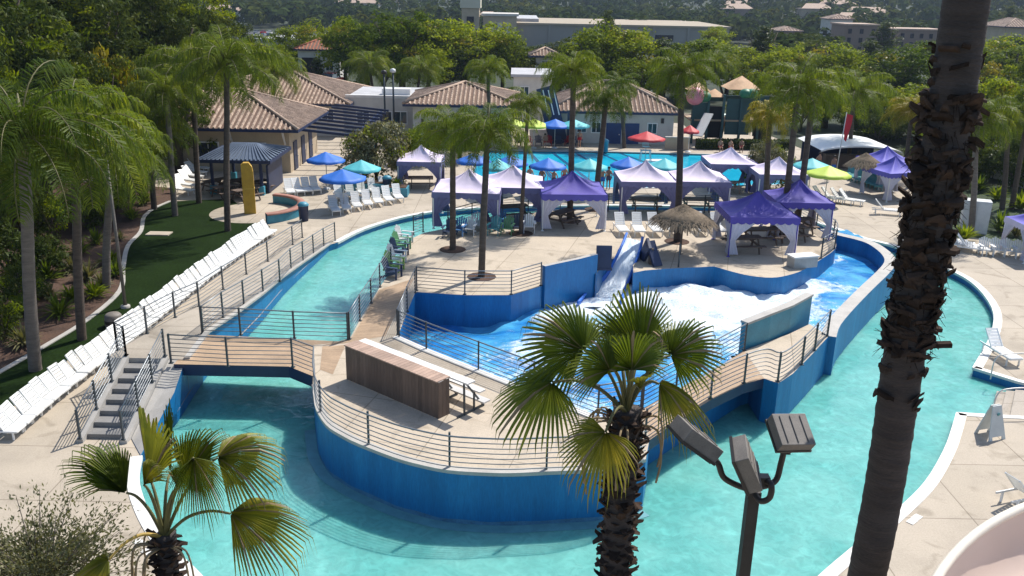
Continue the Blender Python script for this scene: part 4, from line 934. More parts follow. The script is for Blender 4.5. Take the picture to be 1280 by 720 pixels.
# ------------------------------------------------------------------ foliage
def leafblob(rng, m, c, rad, n, ls, mi=0, flat=.75, droop=0.0, asp=.55):
    for i in range(n):
        th = rng.random()*6.283; cz = rng.uniform(-.75, 1); s = math.sqrt(1-cz*cz); d = Vector((s*math.cos(th), s*math.sin(th), cz))
        rr = rad*(rng.random()**.4); p = Vector(c)+Vector((d.x*rr, d.y*rr, d.z*rr*flat))
        nrm = (d+Vector((rng.uniform(-1, 1), rng.uniform(-1, 1), rng.uniform(-.4, 1.2)))*.8).normalized()
        u = nrm.orthogonal().normalized(); a = rng.random()*6.283; v = nrm.cross(u); u, v = u*math.cos(a)+v*math.sin(a), v*math.cos(a)-u*math.sin(a)
        if droop: u = (u+Vector((0, 0, -droop))).normalized(); v = u.cross(nrm).normalized()
        L_ = ls*rng.uniform(.7, 1.3); w = L_*asp
        m.add([p-u*L_*.5, p+v*w*.5, p+u*L_*.5, p-v*w*.5], [(0, 1, 2, 3)], mi)
def crown_mesh(seed, rx, rz, ncl, nl, ls, base, mats, droop=0, clr=.3, asp=.55, cone=0.0, yellow=0):
    rng = random.Random(seed); m = MB()
    for i in range(ncl):
        th = rng.random()*6.283; u = rng.uniform(-.55, 1); s = math.sqrt(max(0, 1-u*u)); rr = rng.uniform(.45, 1.0)
        if cone: s *= (1-cone*max(0, (u+.55)/1.55)); 
        lump = 1+.28*mnoise.noise(Vector((math.cos(th)*1.5, math.sin(th)*1.5, u*2+seed)))
        c = (rx*s*rr*lump*math.cos(th), rx*s*rr*lump*math.sin(th), base+rz*(.55+u*rr*lump)/1.55)
        leafblob(rng, m, c, rx*clr*rng.uniform(.6, 1.25), nl, ls, 1 if rng.random() < yellow else 0, .7, droop, asp)
    return m.mesh('crown', mats)
def limb_mesh(seed, h, r, rx, base, nb=6, mt=None):
    rng = random.Random(seed); m = MB(); m.tube([(0, 0, -.3), (.06, .03, h*.3), (.1, -.05, base+(h-base)*.3), (.05, 0, h*.8)], [r*1.25, r, r*.75, r*.3], 8)
    for i in range(nb):
        th = 6.283*i/nb+rng.random(); z = base*rng.uniform(.75, 1.1); q = rx*rng.uniform(.5, .8)
        m.tube([(.08, 0, z), (q*.5*math.cos(th), q*.5*math.sin(th), z+(h-z)*.35), (q*math.cos(th), q*math.sin(th), z+(h-z)*rng.uniform(.5, .75))], [r*.5, r*.34, r*.12], 6)
    return m.mesh('trunk', mt or MT['bark'])
LF, LD, LY, LO = MT['leaf'], MT['leafd'], MT['leafy'], MT['leafo']
TP = {}
def tproto(kind, seed, name, rx, h, base, ncl, nl, ls, mats, **kw):
    root = thing(name, name, 'tree'); obj('trunk', limb_mesh(seed, h, .24*h/8, rx, base), root)
    obj('crown', crown_mesh(seed, rx, h-base, ncl, nl, ls, base, mats, **kw), root)
    TP.setdefault(kind, []).append((Proto(root), rx, h))
for s in range(3): tproto('green', 20+s, 'broadleaf_tree', 4.0, 9.0, 2.0, 95, 90, .34, [LF, LY], yellow=.04)
for s in range(2): tproto('dark', 40+s, 'dark_tree', 4.2, 15.0, 2.0, 150, 100, .40, [LD, LF], droop=.8, asp=.3, yellow=.16, clr=.24)
for s in range(2): tproto('conifer', 60+s, 'conifer_tree', 2.6, 11.0, 1.2, 80, 50, .42, [LD], droop=.5, asp=.35, cone=.8)
tproto('yellow', 70, 'yellow_leaved_tree', 2.6, 5.5, 1.2, 45, 60, .30, [LY, LF], yellow=.35)
tproto('grey', 75, 'olive_shrub', 2.4, 3.2, .2, 80, 90, .25, [LO, LF], yellow=.12, asp=.4)
tproto('shrub', 81, 'garden_shrub', 1.6, 2.4, .1, 60, 60, .17, [LD, LF], yellow=.12, asp=.45)
cnt = {}
KIND = dict(green='green leafy tree', dark='tall dark drooping tree', conifer='dark pointed tree', yellow='yellow green small tree', grey='grey green rounded shrub', shrub='dark bushy shrub')
def tree(px, by, ty, wpx, kind, where, grp, z=0.0):
    b = P(px, by, z); ppm = Fpx/proj(b)[2]; hh = zat(b.x, b.y, ty)-z
    if b.x < -28: hh -= terr(b.x, b.y); b.z = terr(b.x, b.y)
    k = cnt.get(kind, 0); cnt[kind] = k+1; pr, rx, h = TP[kind][k % len(TP[kind])]
    sx = wpx/ppm/(2*rx*1.08); pr.put((b.x, b.y, b.z), (k*2.4) % 6.28, ('%s %s' % (KIND[kind], where)).replace(' ,', ','), grp, (sx*1.12, sx*1.12, hh/h*1.1))
def belt(rows, name, grp):
    rows = sorted((a, b, t_-(5 if k_ == 'green' else 0), w_, k_) for a, b, t_, w_, k_ in rows); c = {}
    for r in rows:
        i = c.get(r[4], 0); c[r[4]] = i+1
        tree(*r, ', %s from the left %s' % (nth(i), name), grp)
belt([(432, 105, 26, 60, 'green'), (460, 112, 38, 84, 'green'), (503, 114, 20, 100, 'green'), (552, 112, 34, 105, 'green'), (602, 110, 34, 88, 'green'), (480, 118, 62, 70, 'green'), (536, 118, 66, 70, 'green'), (580, 116, 56, 60, 'dark'), (628, 112, 50, 60, 'green')], 'in the bright clump behind the flat wing', 'trees in the bright green clump')
belt([(376, 95, 38, 62, 'green'), (345, 110, 62, 50, 'green'), (398, 112, 72, 30, 'conifer'), (318, 120, 60, 60, 'green')], 'around the white building at upper left', 'trees around the white building')
belt([(660, 110, 66, 60, 'green'), (697, 120, 54, 80, 'dark'), (738, 122, 42, 88, 'green'), (757, 84, 10, 36, 'conifer'), (780, 122, 46, 88, 'green'), (826, 122, 50, 70, 'conifer'), (868, 122, 58, 90, 'green'), (712, 128, 78, 60, 'green'), (800, 130, 78, 70, 'green'), (845, 132, 84, 60, 'green'), (908, 118, 62, 70, 'green'), (893, 72, 38, 40, 'green')], 'in the belt before the long store building', 'trees in the belt before the store')
belt([(948, 100, 30, 60, 'conifer'), (975, 122, 62, 74, 'green'), (1015, 100, 48, 70, 'dark'), (1050, 124, 66, 86, 'green'), (1084, 100, 52, 56, 'conifer'), (1102, 72, 26, 46, 'conifer'), (1118, 130, 70, 90, 'green'), (1160, 110, 60, 80, 'green'), (1226, 112, 56, 80, 'green'), (1262, 120, 60, 90, 'green'), (1070, 158, 98, 80, 'green'), (1112, 170, 110, 84, 'green'), (1150, 176, 118, 44, 'yellow'), (1234, 130, 78, 46, 'yellow'), (1030, 160, 100, 70, 'dark'), (1238, 190, 108, 76, 'green'), (1274, 205, 110, 84, 'green'), (1258, 168, 96, 70, 'dark'), (940, 150, 98, 60, 'green'), (1000, 165, 118, 50, 'yellow'), (1185, 190, 120, 80, 'green'), (1292, 150, 60, 70, 'green'), (1255, 60, 8, 30, 'conifer')], 'in the mixed grove on the right', 'trees in the grove on the right')
belt([(-60, 240, -110, 210, 'dark'), (10, 225, -90, 210, 'dark'), (70, 212, -70, 180, 'dark'), (120, 215, -30, 150, 'dark'), (165, 196, -60, 140, 'dark'), (212, 190, -28, 130, 'dark'), (255, 175, -8, 110, 'dark'), (60, 270, 20, 150, 'dark'), (130, 255, 60, 110, 'dark'), (-20, 330, 10, 150, 'dark'), (292, 150, 18, 80, 'dark'), (225, 215, 70, 90, 'dark'), (150, 245, 60, 66, 'yellow'), (300, 125, 60, 60, 'green'), (20, 300, 100, 120, 'dark'), (180, 232, 110, 70, 'dark')], 'in the dark wood on the left bank', 'trees in the dark wood on the left')
belt([(1088+22*i, 200+(i%3)*9+i*2, 150+(i%4)*8+i*2, 56+(i%3)*12, 'shrub') for i in range(3, 11)]+[(1075+24*i, 172+(i%2)*8, 132+(i%3)*6, 60, 'shrub') for i in range(9)], 'in the thicket behind the tall trunk', 'shrubs in the dense growth on the right')
belt([(4, 290, 228, 90, 'shrub'), (35, 282, 232, 70, 'shrub'), (70, 300, 248, 70, 'shrub'), (12, 345, 290, 80, 'shrub'), (110, 285, 240, 60, 'shrub'), (55, 345, 300, 60, 'shrub'), (5, 425, 372, 60, 'shrub'), (140, 270, 228, 56, 'shrub'), (165, 255, 215, 46, 'shrub'), (30, 385, 335, 60, 'shrub')], 'in the shady mulch bed', 'shrubs in the shady mulch bed')
belt([(470, 226, 156, 84, 'grey')], 'in a teal planter beyond the river bend', None); belt([(962, 236, 180, 56, 'grey')], 'at the right end of the lap pool', None)
belt([(520, 205, 168, 60, 'green'), (575, 200, 160, 60, 'green')], 'left of the lap pool under the palms', 'low trees left of the lap pool')
# shrubs in the mulch bed
def tuft(seed, n, L_, mts):
    rng = random.Random(seed); m = MB()
    for i in range(n):
        th = rng.random()*6.283; el = rng.uniform(.35, 1.35); d = Vector((math.cos(th)*math.cos(el), math.sin(th)*math.cos(el), math.sin(el))); l = L_*rng.uniform(.6, 1.1); w = Vector((-d.y, d.x, 0)).normalized()*l*.05
        p1 = d*l*.55; p2 = d*l+Vector((0, 0, -l*.28*math.cos(el))); m.add([-w*.5, w*.5, p1+w, p1-w, p2], [(0, 1, 2, 3), (3, 2, 4)])
    return m.mesh('leaves', mts)
tf = []
for s, mm in ((1, MT['queen']), (2, MT['leafo']), (3, LF)):
    r_ = thing('spiky_plant', 'plant', 'plant'); obj('leaves', tuft(s, 90, .8, mm), r_); m = MB(); m.lathe([(.09, -.05), (.06, .14), (0, .16)], n=7); m.build('stem', MT['bark'], r_); tf.append(Proto(r_))
sp = [(8, 415), (25, 395), (30, 432), (62, 372), (75, 395), (90, 375), (110, 350), (118, 372), (138, 330), (145, 345), (128, 358), (150, 300), (90, 340), (60, 350), (40, 375), (12, 370), (165, 275), (180, 255), (120, 305), (100, 318), (70, 325), (20, 345)]
for i, (px, py) in enumerate(sorted(sp)): tf[i % 3].put(tuple(P(px, py, .01)), i*1.3, 'low %s plant, %s from the left in the brown mulch bed' % (('spiky green', 'grey green', 'leafy green')[i % 3], nth(i)), 'low plants in the mulch bed', random.uniform(.8, 1.6))
for px, py, l in ((497, 236, 'red flowering plant in the teal planter box'), ): 
    r_ = tf[2].put((*P(px, py+7)[:2], .62), 1, l, None, .9)
sh = [(1190, 262), (1205, 300), (1228, 272), (1250, 290), (1245, 250), (1180, 246), (1270, 296), (1275, 262), (1222, 240)]
for i, (px, py) in enumerate(sorted(sh)): tf[i % 3].put(tuple(P(px, py, .02)), i, 'low green plant, %s from the left in the bed behind the tall trunk' % nth(i), 'low plants behind the tall trunk', random.uniform(1.2, 2.2))
# ------------------------------------------------------------------ feather palms
def feather_crown(seed, n=27, L_=3.0, mats=None):
    rng = random.Random(seed); m = MB()
    for i in range(n):
        az = i*2.39996+rng.uniform(-.15, .15); q = i/n; el = 1.35-1.55*q+rng.uniform(-.1, .1); l = L_*rng.uniform(.85, 1.1)*(1 if q < .8 else .85)
        pts = []; p = Vector((0, 0, 0)); e = el; K = 12
        for k in range(K+1):
            pts.append(p.copy()); st2 = l/K; p = p+Vector((math.cos(az)*math.cos(e), math.sin(az)*math.cos(e), math.sin(e)))*st2; e -= (.11+.15*k/K)*(1.0 if q < .5 else .85)
        m.tube(pts, [.03*(1-k/(K+1))+.006 for k in range(K+1)], 4, 1)
        for k in range(3, 3*K+1):
            t = k/3; a = pts[min(int(t), K-1)].lerp(pts[min(int(t)+1, K)], t-int(t)) if t < K else pts[K]; j = min(int(t), K-1); d = (pts[j+1]-pts[j]).normalized(); sd = d.cross(Vector((0, 0, 1)))
            if sd.length < .05: sd = Vector((-math.sin(az), math.cos(az), 0))
            sd.normalize(); up = sd.cross(d)
            ll = .74*math.sin(math.pi*min(.97, .12+.85*k/(3*K)))**.6
            for s in (-1, 1):
                for rep in range(2):
                    dv_ = (sd*s+d*rng.uniform(.35, .8)+up*rng.uniform(-.15, .5)).normalized(); w = d*.017
                    a1 = a+d*rng.uniform(-.05, .05); mid = a1+dv_*ll*.5+Vector((0, 0, -.03)); tip = a1+dv_*ll*.8+Vector((0, 0, -ll*rng.uniform(.5, 1.0)))
                    m.add([a1-w*.4, a1+w*.4, mid+w, mid-w, tip], [(0, 1, 2, 3), (3, 2, 4)], 0)
    # spear and hanging seed stalks
    m.tube([(0, 0, -.5), (0, 0, 0), (.05, .02, 1.0)], [.16, .13, .02], 7, 1)
    return m.mesh('crown', mats or [MT['queen'], MT['petiole']])
FC = [feather_crown(5), feather_crown(6, 27, 2.9), feather_crown(7, 33, 3.2)]; FY = [feather_crown(8, 24, 2.6, [MT['queeny'], MT['petioley']])]
def feather_palm(px, by, cx, cy, label, z=0.0, sc=1.0, mesh=None, r=.19, tm=None, grp='feather palms'):
    b = P(px, by, z)
    if b.x < -28: b.z = terr(b.x, b.y)
    top = W(cx, cy, b.y+random.uniform(-.3, .3)); t = thing('feather_palm', label, 'palm tree', tuple(b), 0, grp); d = top-b
    m = MB(); pts = [Vector((0, 0, -.2)), Vector((0, 0, .25)), d*.35+Vector((d.x*-.08, d.y*-.08, 0)), d*.7, d*.97]; pts = smooth(pts, 8); n = len(pts)
    rs = [(r*1.35 if i < 4 else r*(1-.25*i/n))*(1+.05*(i % 2)) for i in range(n)]; m.tube(pts, rs, 10); m.build('trunk', tm or MT['trunk'], t)
    if z > 1: m = MB(); m.lathe([(.62, .012), (0, .02)], n=14); m.lathe([(.66, 0), (.66, .018), (.6, .018)], n=14); m.build('soil_ring', MT['mulch'], t)
    c = obj('crown', mesh or FC[int(px) % 3], t); c.location = d; c.rotation_euler = (random.uniform(-.12, .12), random.uniform(-.12, .12), random.random()*6.28); c.scale = (sc, sc, sc)
    return t
for px, by, cx, cy, l, kw in ((45, 463, 28, 170, 'feather palm with pale leaning trunk, nearest in the lawn kerb on the left', dict(sc=1.4, tm=MT['greytrunk'], r=.24)), (103, 425, 92, 172, 'feather palm on the lawn right of the nearest left palm', dict(sc=1.35)), (134, 360, 138, 200, 'feather palm with short grey trunk in the mulch bed', dict(sc=1.0, tm=MT['greytrunk'])), (193, 262, 186, 168, 'feather palm at the mulch kerb with a slim dark trunk', dict(sc=1.15)), (219, 270, 208, 120, 'feather palm with pale lower trunk at the far lawn', dict(sc=1.0, tm=MT['greytrunk'])), (249, 254, 240, 92, 'tall feather palm at the far end of the lawn', dict(sc=1.35)), (285, 289, 283, 82, 'tall feather palm standing alone before the splash pad', dict(sc=1.3)),
   (602, 346, 609, 168, 'feather palm in the middle of the plaza, nearest to the wave pool', dict(z=ZP, sc=.78, r=.17)), (566, 312, 566, 166, 'feather palm on the plaza left of the middle one', dict(z=ZP, sc=.76, r=.17)), (651, 292, 660, 132, 'slim feather palm left of the deep purple tent', dict(z=ZP, sc=.52, r=.12)), (712, 276, 717, 92, 'tall feather palm rising behind the deep purple tent', dict(z=ZP, sc=.8)), (744, 262, 757, 128, 'feather palm with curved trunk right of the purple tent', dict(z=ZP, sc=.74)), (846, 302, 853, 92, 'tall dark trunked feather palm between two lavender tents', dict(z=ZP, sc=.8, tm=MT['dktrunk'])),
   (978, 290, 998, 112, 'feather palm with leaning trunk behind the purple tents, left of the pair', dict(z=ZP, sc=.98)), (996, 282, 1018, 110, 'feather palm with leaning trunk behind the purple tents, right of the pair', dict(z=ZP, sc=.86)), (956, 262, 962, 148, 'short yellow crowned feather palm right of the hedge', dict(z=ZP, sc=.75, mesh=FY[0])),
   (1213, 292, 1222, 150, 'feather palm behind the tall trunk at the utility cabinet', dict(sc=1.0, tm=MT['greytrunk'])), (1252, 262, 1262, 150, 'slim feather palm at the right edge, left one', dict(sc=.8)), (1264, 262, 1284, 150, 'slim feather palm at the right edge, right one', dict(sc=.8)), (336, 170, 345, 92, 'feather palm rising behind the tiled restaurant roof', dict(sc=1.2)), (612, 185, 610, 88, 'feather palm left of the far lime umbrellas', dict(sc=.85)), (468, 128, 462, 84, 'small feather palm before the bright tree clump', dict(sc=1.4)), (520, 132, 525, 90, 'second small feather palm before the bright tree clump', dict(sc=1.3)), (905, 130, 893, 82, 'feather palm left of the play tower roof', dict(sc=1.2)), (1060, 205, 1068, 118, 'feather palm above the white roofed pavilion', dict(sc=1.3)), (1130, 220, 1140, 140, 'yellowish feather palm left of the tall trunk', dict(sc=1.0, mesh=FY[0])), (780, 185, 775, 108, 'feather palm before the white building with blue doors', dict(sc=.8))):
    feather_palm(px, by, cx, cy, l, **kw)
mb = MB()
# ------------------------------------------------------------------ fan palms in the foreground
def fan_blade(m, hub, ax, nrm, rad, spread=R(106), n=38, droop=.38, mi=0, rng=random, fold=.32, split=.58):
    """pleated blade folded along its midrib; the finger tips fray and hang"""
    ax = ax.normalized(); nrm = (nrm-ax*nrm.dot(ax)).normalized(); sd = nrm.cross(ax); dn = Vector((0, 0, -1)); wob = rng.uniform(-.3, .3)
    for i in range(n):
        t0 = -spread+2*spread*i/n; t1 = -spread+2*spread*(i+1)/n; tm = (t0+t1)/2
        rl = rad*(1-.36*(abs(tm)/spread)**1.5)*rng.uniform(.92, 1.06); bend = rng.uniform(-.05, .05)
        def pt(th, r_, off):
            q = r_/rad; g = droop*rad*(.9*max(0, q-.25)**1.7)
            return hub+ax*(r_*math.cos(th))+sd*(r_*math.sin(th)*(1-.25*fold))+nrm*(off-fold*abs(math.sin(th*.85))*r_*(.75+wob*math.copysign(.4, th)))+dn*g
        d = .013*rad; rs = [.02*rad, .3*rl, split*rl, .78*rl, .92*rl]; wk = [1, 1, 1.0, .55, .26]; A_, B_, C_ = [], [], []
        for r_, k in zip(rs, wk):
            h_ = (t1-t0)/2*k; o_ = bend*max(0, r_/rl-split); e = dn*(rad*.22*max(0, r_/rl-split)**1.2)
            A_.append(pt(tm-h_+o_, r_, -d*k)+e); B_.append(pt(tm+o_, r_, d*k)+e); C_.append(pt(tm+h_+o_, r_, -d*k)+e)
        tip = B_[-1]+(ax*math.cos(tm)+sd*math.sin(tm))*rl*.05+dn*rl*rng.uniform(.10, .34)+Vector((rng.uniform(-.02, .02), rng.uniform(-.02, .02), 0))
        v = A_+B_+C_+[tip]; f = []; K = 5
        for k in range(K-1): f += [(k, k+K, k+K+1, k+1), (k+K, k+2*K, k+2*K+1, k+K+1)]
        f += [(K-1, 2*K-1, 3*K), (2*K-1, 3*K-1, 3*K)]
        m.add(v, f, 2 if rng.random() < .07 else mi)
def fan_palm(label, base, heart, leaves, rtrunk, dead=6, zbase=0.0, seed=3):
    rng = random.Random(seed); t = thing('fan_palm', label, 'palm tree', (heart.x, heart.y, zbase)); H = heart.z-zbase
    o0 = Vector((heart.x, heart.y, zbase))
    m = MB(); K = 14; m.tube([(.02*math.sin(k), .02*math.cos(k*1.3), H*k/K) for k in range(K+1)], [rtrunk*(1.15-.2*k/K) for k in range(K+1)], 14); m.build('trunk', MT['dktrunk'], t)
    m = MB()
    for k in range(int(H*95)):
        z = H*(k/(H*95)); th = k*2.39996; 
        if z < H-3.4: continue
        d = Vector((math.cos(th), math.sin(th), 0)); s = Vector((-d.y, d.x, 0)); r0 = rtrunk*.95; L_ = rng.uniform(.06, .16)*(1+.2*rng.random()); w = rng.uniform(.04, .075)
        p = d*r0+Vector((0, 0, z)); q = d*(r0+L_*.75)+Vector((0, 0, z+L_*rng.uniform(-.5, 1.0)))
        m.add([p-s*w, p+s*w, p+Vector((0, 0, -.05)), q+s*w*.5, q-s*w*.5, q+Vector((0, 0, -.02))], [(0, 1, 3, 4), (1, 2, 5, 3), (2, 0, 4, 5), (3, 5, 4)])
    m.build('leaf_bases', MT['boot'], t)
    for (hp, tp, hd, td, rad, up, mi, kw) in leaves:
        hub = W(*hp, heart.y+hd)-o0; tip = W(*tp, heart.y+td)-o0; h0 = Vector((0, 0, H-.05))
        pt = [h0, h0.lerp(hub, .35)+Vector((0, 0, .16)), h0.lerp(hub, .7)+Vector((0, 0, .14)), hub]
        m = MB(); sp_ = smooth(pt, 6); m.tube(sp_, [.026-.013*i/len(sp_) for i in range(len(sp_))], 6, 1)
        ax_ = tip-hub; fan_blade(m, hub, ax_, Vector(up), (rad or ax_.length)*.9, rng=rng, mi=0, **kw); m.build('frond', [MT['fany' if mi else 'fan'], MT['petioley' if mi == 2 else 'petiole'], MT['deadleaf']], t)
    m = MB()
    for k in range(dead):
        th = rng.random()*6.283; d = Vector((math.cos(th), math.sin(th), 0)); h0 = Vector((0, 0, H-.15)); l = rng.uniform(.5, .9)
        m.tube(smooth([h0+d*rtrunk*.6, h0+d*(rtrunk+.22)+Vector((0, 0, .02)), h0+d*(rtrunk+.30)+Vector((0, 0, -l*.5)), h0+d*(rtrunk+.26)+Vector((0, 0, -l))], 4), .013, 5)
    m.build('dry_stalks', MT['deadleaf'], t); return t
UPB = (0, -.55, .83)
hc = W(783, 512, 9.0)
fan_palm('large fan palm in the foreground in front of the island wall', None, hc, [
 ((730, 438), (644, 370), .2, .3, None, (-.15, -.6, .75), 0, dict(droop=.25)), ((762, 462), (716, 402), -.35, -.6, .72, (-.1, -.8, .55), 0, dict(droop=.4)),
 ((801, 445), (797, 326), .5, .8, None, (.25, -.8, .3), 0, dict(droop=.08, fold=.5, spread=R(85))), ((838, 444), (910, 392), .2, .2, None, (.1, -.6, .75), 0, dict(droop=.3)),
 ((690, 478), (602, 500), .0, -.2, None, (-.2, -.55, .8), 0, dict(droop=.7, spread=R(125))), ((824, 480), (912, 508), -.1, -.2, None, (.25, -.35, .9), 1, dict(droop=.9, spread=R(80), fold=.55)),
 ((757, 540), (720, 596), -.75, -1.1, .68, (-.15, -.8, .6), 1, dict(droop=.45, spread=R(112))), ((790, 462), (797, 384), -.3, -.4, .76, (.1, -.9, .35), 0, dict(droop=.35)),
 ((772, 440), (758, 352), .6, .8, .7, (-.5, -.6, .4), 0, dict(droop=.2, spread=R(60), fold=.6)), ((812, 470), (838, 402), .1, .2, .6, (.5, -.6, .4), 0, dict(droop=.4, spread=R(60), fold=.7)),
 ((800, 486), (822, 448), -.5, -.7, .45, (.5, -.7, .4), 1, dict(droop=.6, spread=R(50), fold=.8)), ((786, 486), (786, 425), .0, .1, .6, (.9, -.4, .1), 1, dict(droop=.05, spread=R(14), n=12, fold=.6))], .175, dead=12, seed=4)
hc2 = W(205, 668, 9.4)
fan_palm('smaller fan palm in the left foreground with sparse drooping fronds', None, hc2, [
 ((158, 616), (40, 514), .0, .15, 1.3, (-.62, -.25, .75), 0, dict(spread=R(52), droop=.5, n=34, fold=.9)), ((188, 600), (164, 466), .3, .5, None, (-.75, -.6, .2), 1, dict(spread=R(58), droop=.25, n=30, fold=.7)),
 ((232, 600), (276, 496), .4, .7, None, (.6, -.7, .4), 0, dict(spread=R(50), droop=.4, n=30, fold=.8)), ((272, 572), (374, 532), .2, .25, 1.05, (.05, -.5, .86), 1, dict(droop=.65, spread=R(92), fold=.5)),
 ((288, 642), (414, 652), -.2, -.3, 1.15, (.05, -.45, .9), 1, dict(droop=.55, spread=R(76), fold=.55)), ((136, 700), (70, 740), -.5, -.7, .95, (-.3, -.4, .85), 2, dict(droop=.3, spread=R(75), fold=.5)),
 ((213, 590), (211, 474), .6, .8, None, (.9, -.4, .1), 0, dict(spread=R(9), droop=.02, n=10, fold=.6)), ((242, 572), (258, 640), -.2, -.4, .75, (.35, -.8, .4), 0, dict(droop=.5, spread=R(66), fold=.6)), ((180, 606), (198, 556), -.3, -.3, .6, (-.2, -.9, .3), 1, dict(droop=.6, spread=R(55), fold=.7)), ((222, 610), (236, 556), -.2, -.2, .6, (.5, -.8, .3), 0, dict(droop=.5, spread=R(45), fold=.8))], .13, dead=9, seed=8)
# ------------------------------------------------------------------ the tall trunk on the right
b0 = W(1147, 360, 9.0); t = thing('tall_palm', 'very tall palm with dark ragged trunk crossing the whole right side', 'palm tree', (b0.x, b0.y, 0))
m = MB(); K = 420; zz = [19.0*k/K for k in range(K+1)]
def tr(z):
    r = .215
    if z > 14.6: r = .235
    return r*(1+.012*math.sin(z*23)+.022*mnoise.noise(Vector((0, 0, z*9)))+.02*(1 if int(z*14) % 2 else 0))
m.tube([(.015*math.sin(z*1.7), .015*math.cos(z*1.3), z) for z in zz], [tr(z) for z in zz], 20)
m.build('trunk', MT['dktrunk'], t)
m = MB(); rng = random.Random(9); za, zb = zat(b0.x, b0.y, 440), zat(b0.x, b0.y, 118)
for q in range(480):
    z = rng.uniform(za, zb) if q < 400 else rng.uniform(za-.7, zb+.5); f = (z-za)/(zb-za); th = rng.random()*6.283; d = Vector((math.cos(th), math.sin(th), 0)); s = Vector((-d.y, d.x, 0)); w = rng.uniform(.035, .12); L_ = rng.choice([.03, .04, .06, .08, .11])*(.7+.55*f)*(1 if q < 400 else .5); up = rng.choice([-.05, .0, .03, .06, .12]); r0 = .205
    s = (s+Vector((0, 0, rng.uniform(-.35, .35)))).normalized()
    p = d*r0+Vector((0, 0, z)); q1 = p+d*(.03+L_*.4)+Vector((0, 0, up*.4+.02)); q2 = p+d*(.02+L_)+Vector((rng.uniform(-.03, .03), 0, up))
    h_ = Vector((0, 0, rng.uniform(.025, .05)))
    vs = [p-s*w, p+s*w, q1+s*w*.85, q1-s*w*.9, q2+s*w*rng.uniform(.1, .6), q2-s*w*rng.uniform(.1, .6)]; vs += [v-h_ for v in vs]
    m.add(vs, [(0, 1, 2, 3), (3, 2, 4, 5), (6, 9, 8, 7), (9, 11, 10, 8), (0, 3, 9, 6), (3, 5, 11, 9), (1, 7, 8, 2), (2, 8, 10, 4), (5, 4, 10, 11)])
# two longer broken stubs and fibres low on the ragged part
for dx, l in ((-1, .16), (1, .22)):
    p = Vector((dx*.2, -.06, zat(b0.x, b0.y, 428))); m.bar(p, p+Vector((dx*l, -.05, .03)), .09, .05); 
for i in range(520):
    th = rng.random()*6.283; d = Vector((math.cos(th), math.sin(th), 0)); z = rng.uniform(za-.1, zb); p = d*.23+Vector((0, 0, z)); q = p+d*rng.uniform(.03, .12)+Vector((rng.uniform(-.05, .05), 0, rng.uniform(-.2, .1))); m.tube([p, q], [.006, .002], 3)
m.build('leaf_bases', MT['boot'], t)
# ------------------------------------------------------------------ grey leaved bush, bottom left
c = W(42, 690, 9.6); t = thing('olive_bush', 'airy grey green olive bush in the bottom left corner', 'bush', (c.x, c.y, 0))
rng = random.Random(5); m = MB(); tw = MB()
tw.tube([(0, 0, 0), (.1, 0, c.z*.5), (0, 0, c.z-.5)], [.1, .08, .05], 8)
for i in range(110):
    th = rng.random()*6.283; e = rng.uniform(-.1, 1.3); d = Vector((math.cos(th)*math.cos(e), math.sin(th)*math.cos(e), math.sin(e)*.75)); L_ = rng.uniform(.7, 1.55); s0 = Vector((0, 0, c.z-.6)); pts = [s0, s0+d*L_*.5+Vector((0, 0, .06)), s0+d*L_+Vector((rng.uniform(-.1, .1), 0, rng.uniform(-.05, .2)))]
    sp_ = smooth(pts, 5); tw.tube(sp_, [.012-.009*k/len(sp_) for k in range(len(sp_))], 4)
    for j in range(150):
        u = rng.uniform(.25, 1)*(len(sp_)-1.01); k = int(u); p = sp_[k].lerp(sp_[k+1], u-k)+Vector((rng.gauss(0, .09), rng.gauss(0, .09), rng.gauss(0, .08))); dd = (d+Vector((rng.uniform(-1, 1), rng.uniform(-1, 1), rng.uniform(-.6, 1)))).normalized(); w = dd.orthogonal().normalized(); a = rng.random()*6.28; w = w*math.cos(a)+dd.cross(w)*math.sin(a); l = rng.uniform(.04, .08); w *= l*.2
        m.add([p, p+dd*l*.5+w, p+dd*l, p+dd*l*.5-w], [(0, 1, 2, 3)])
m.build('leaves', LO, t); tw.build('branches', MT['greytrunk'], t)
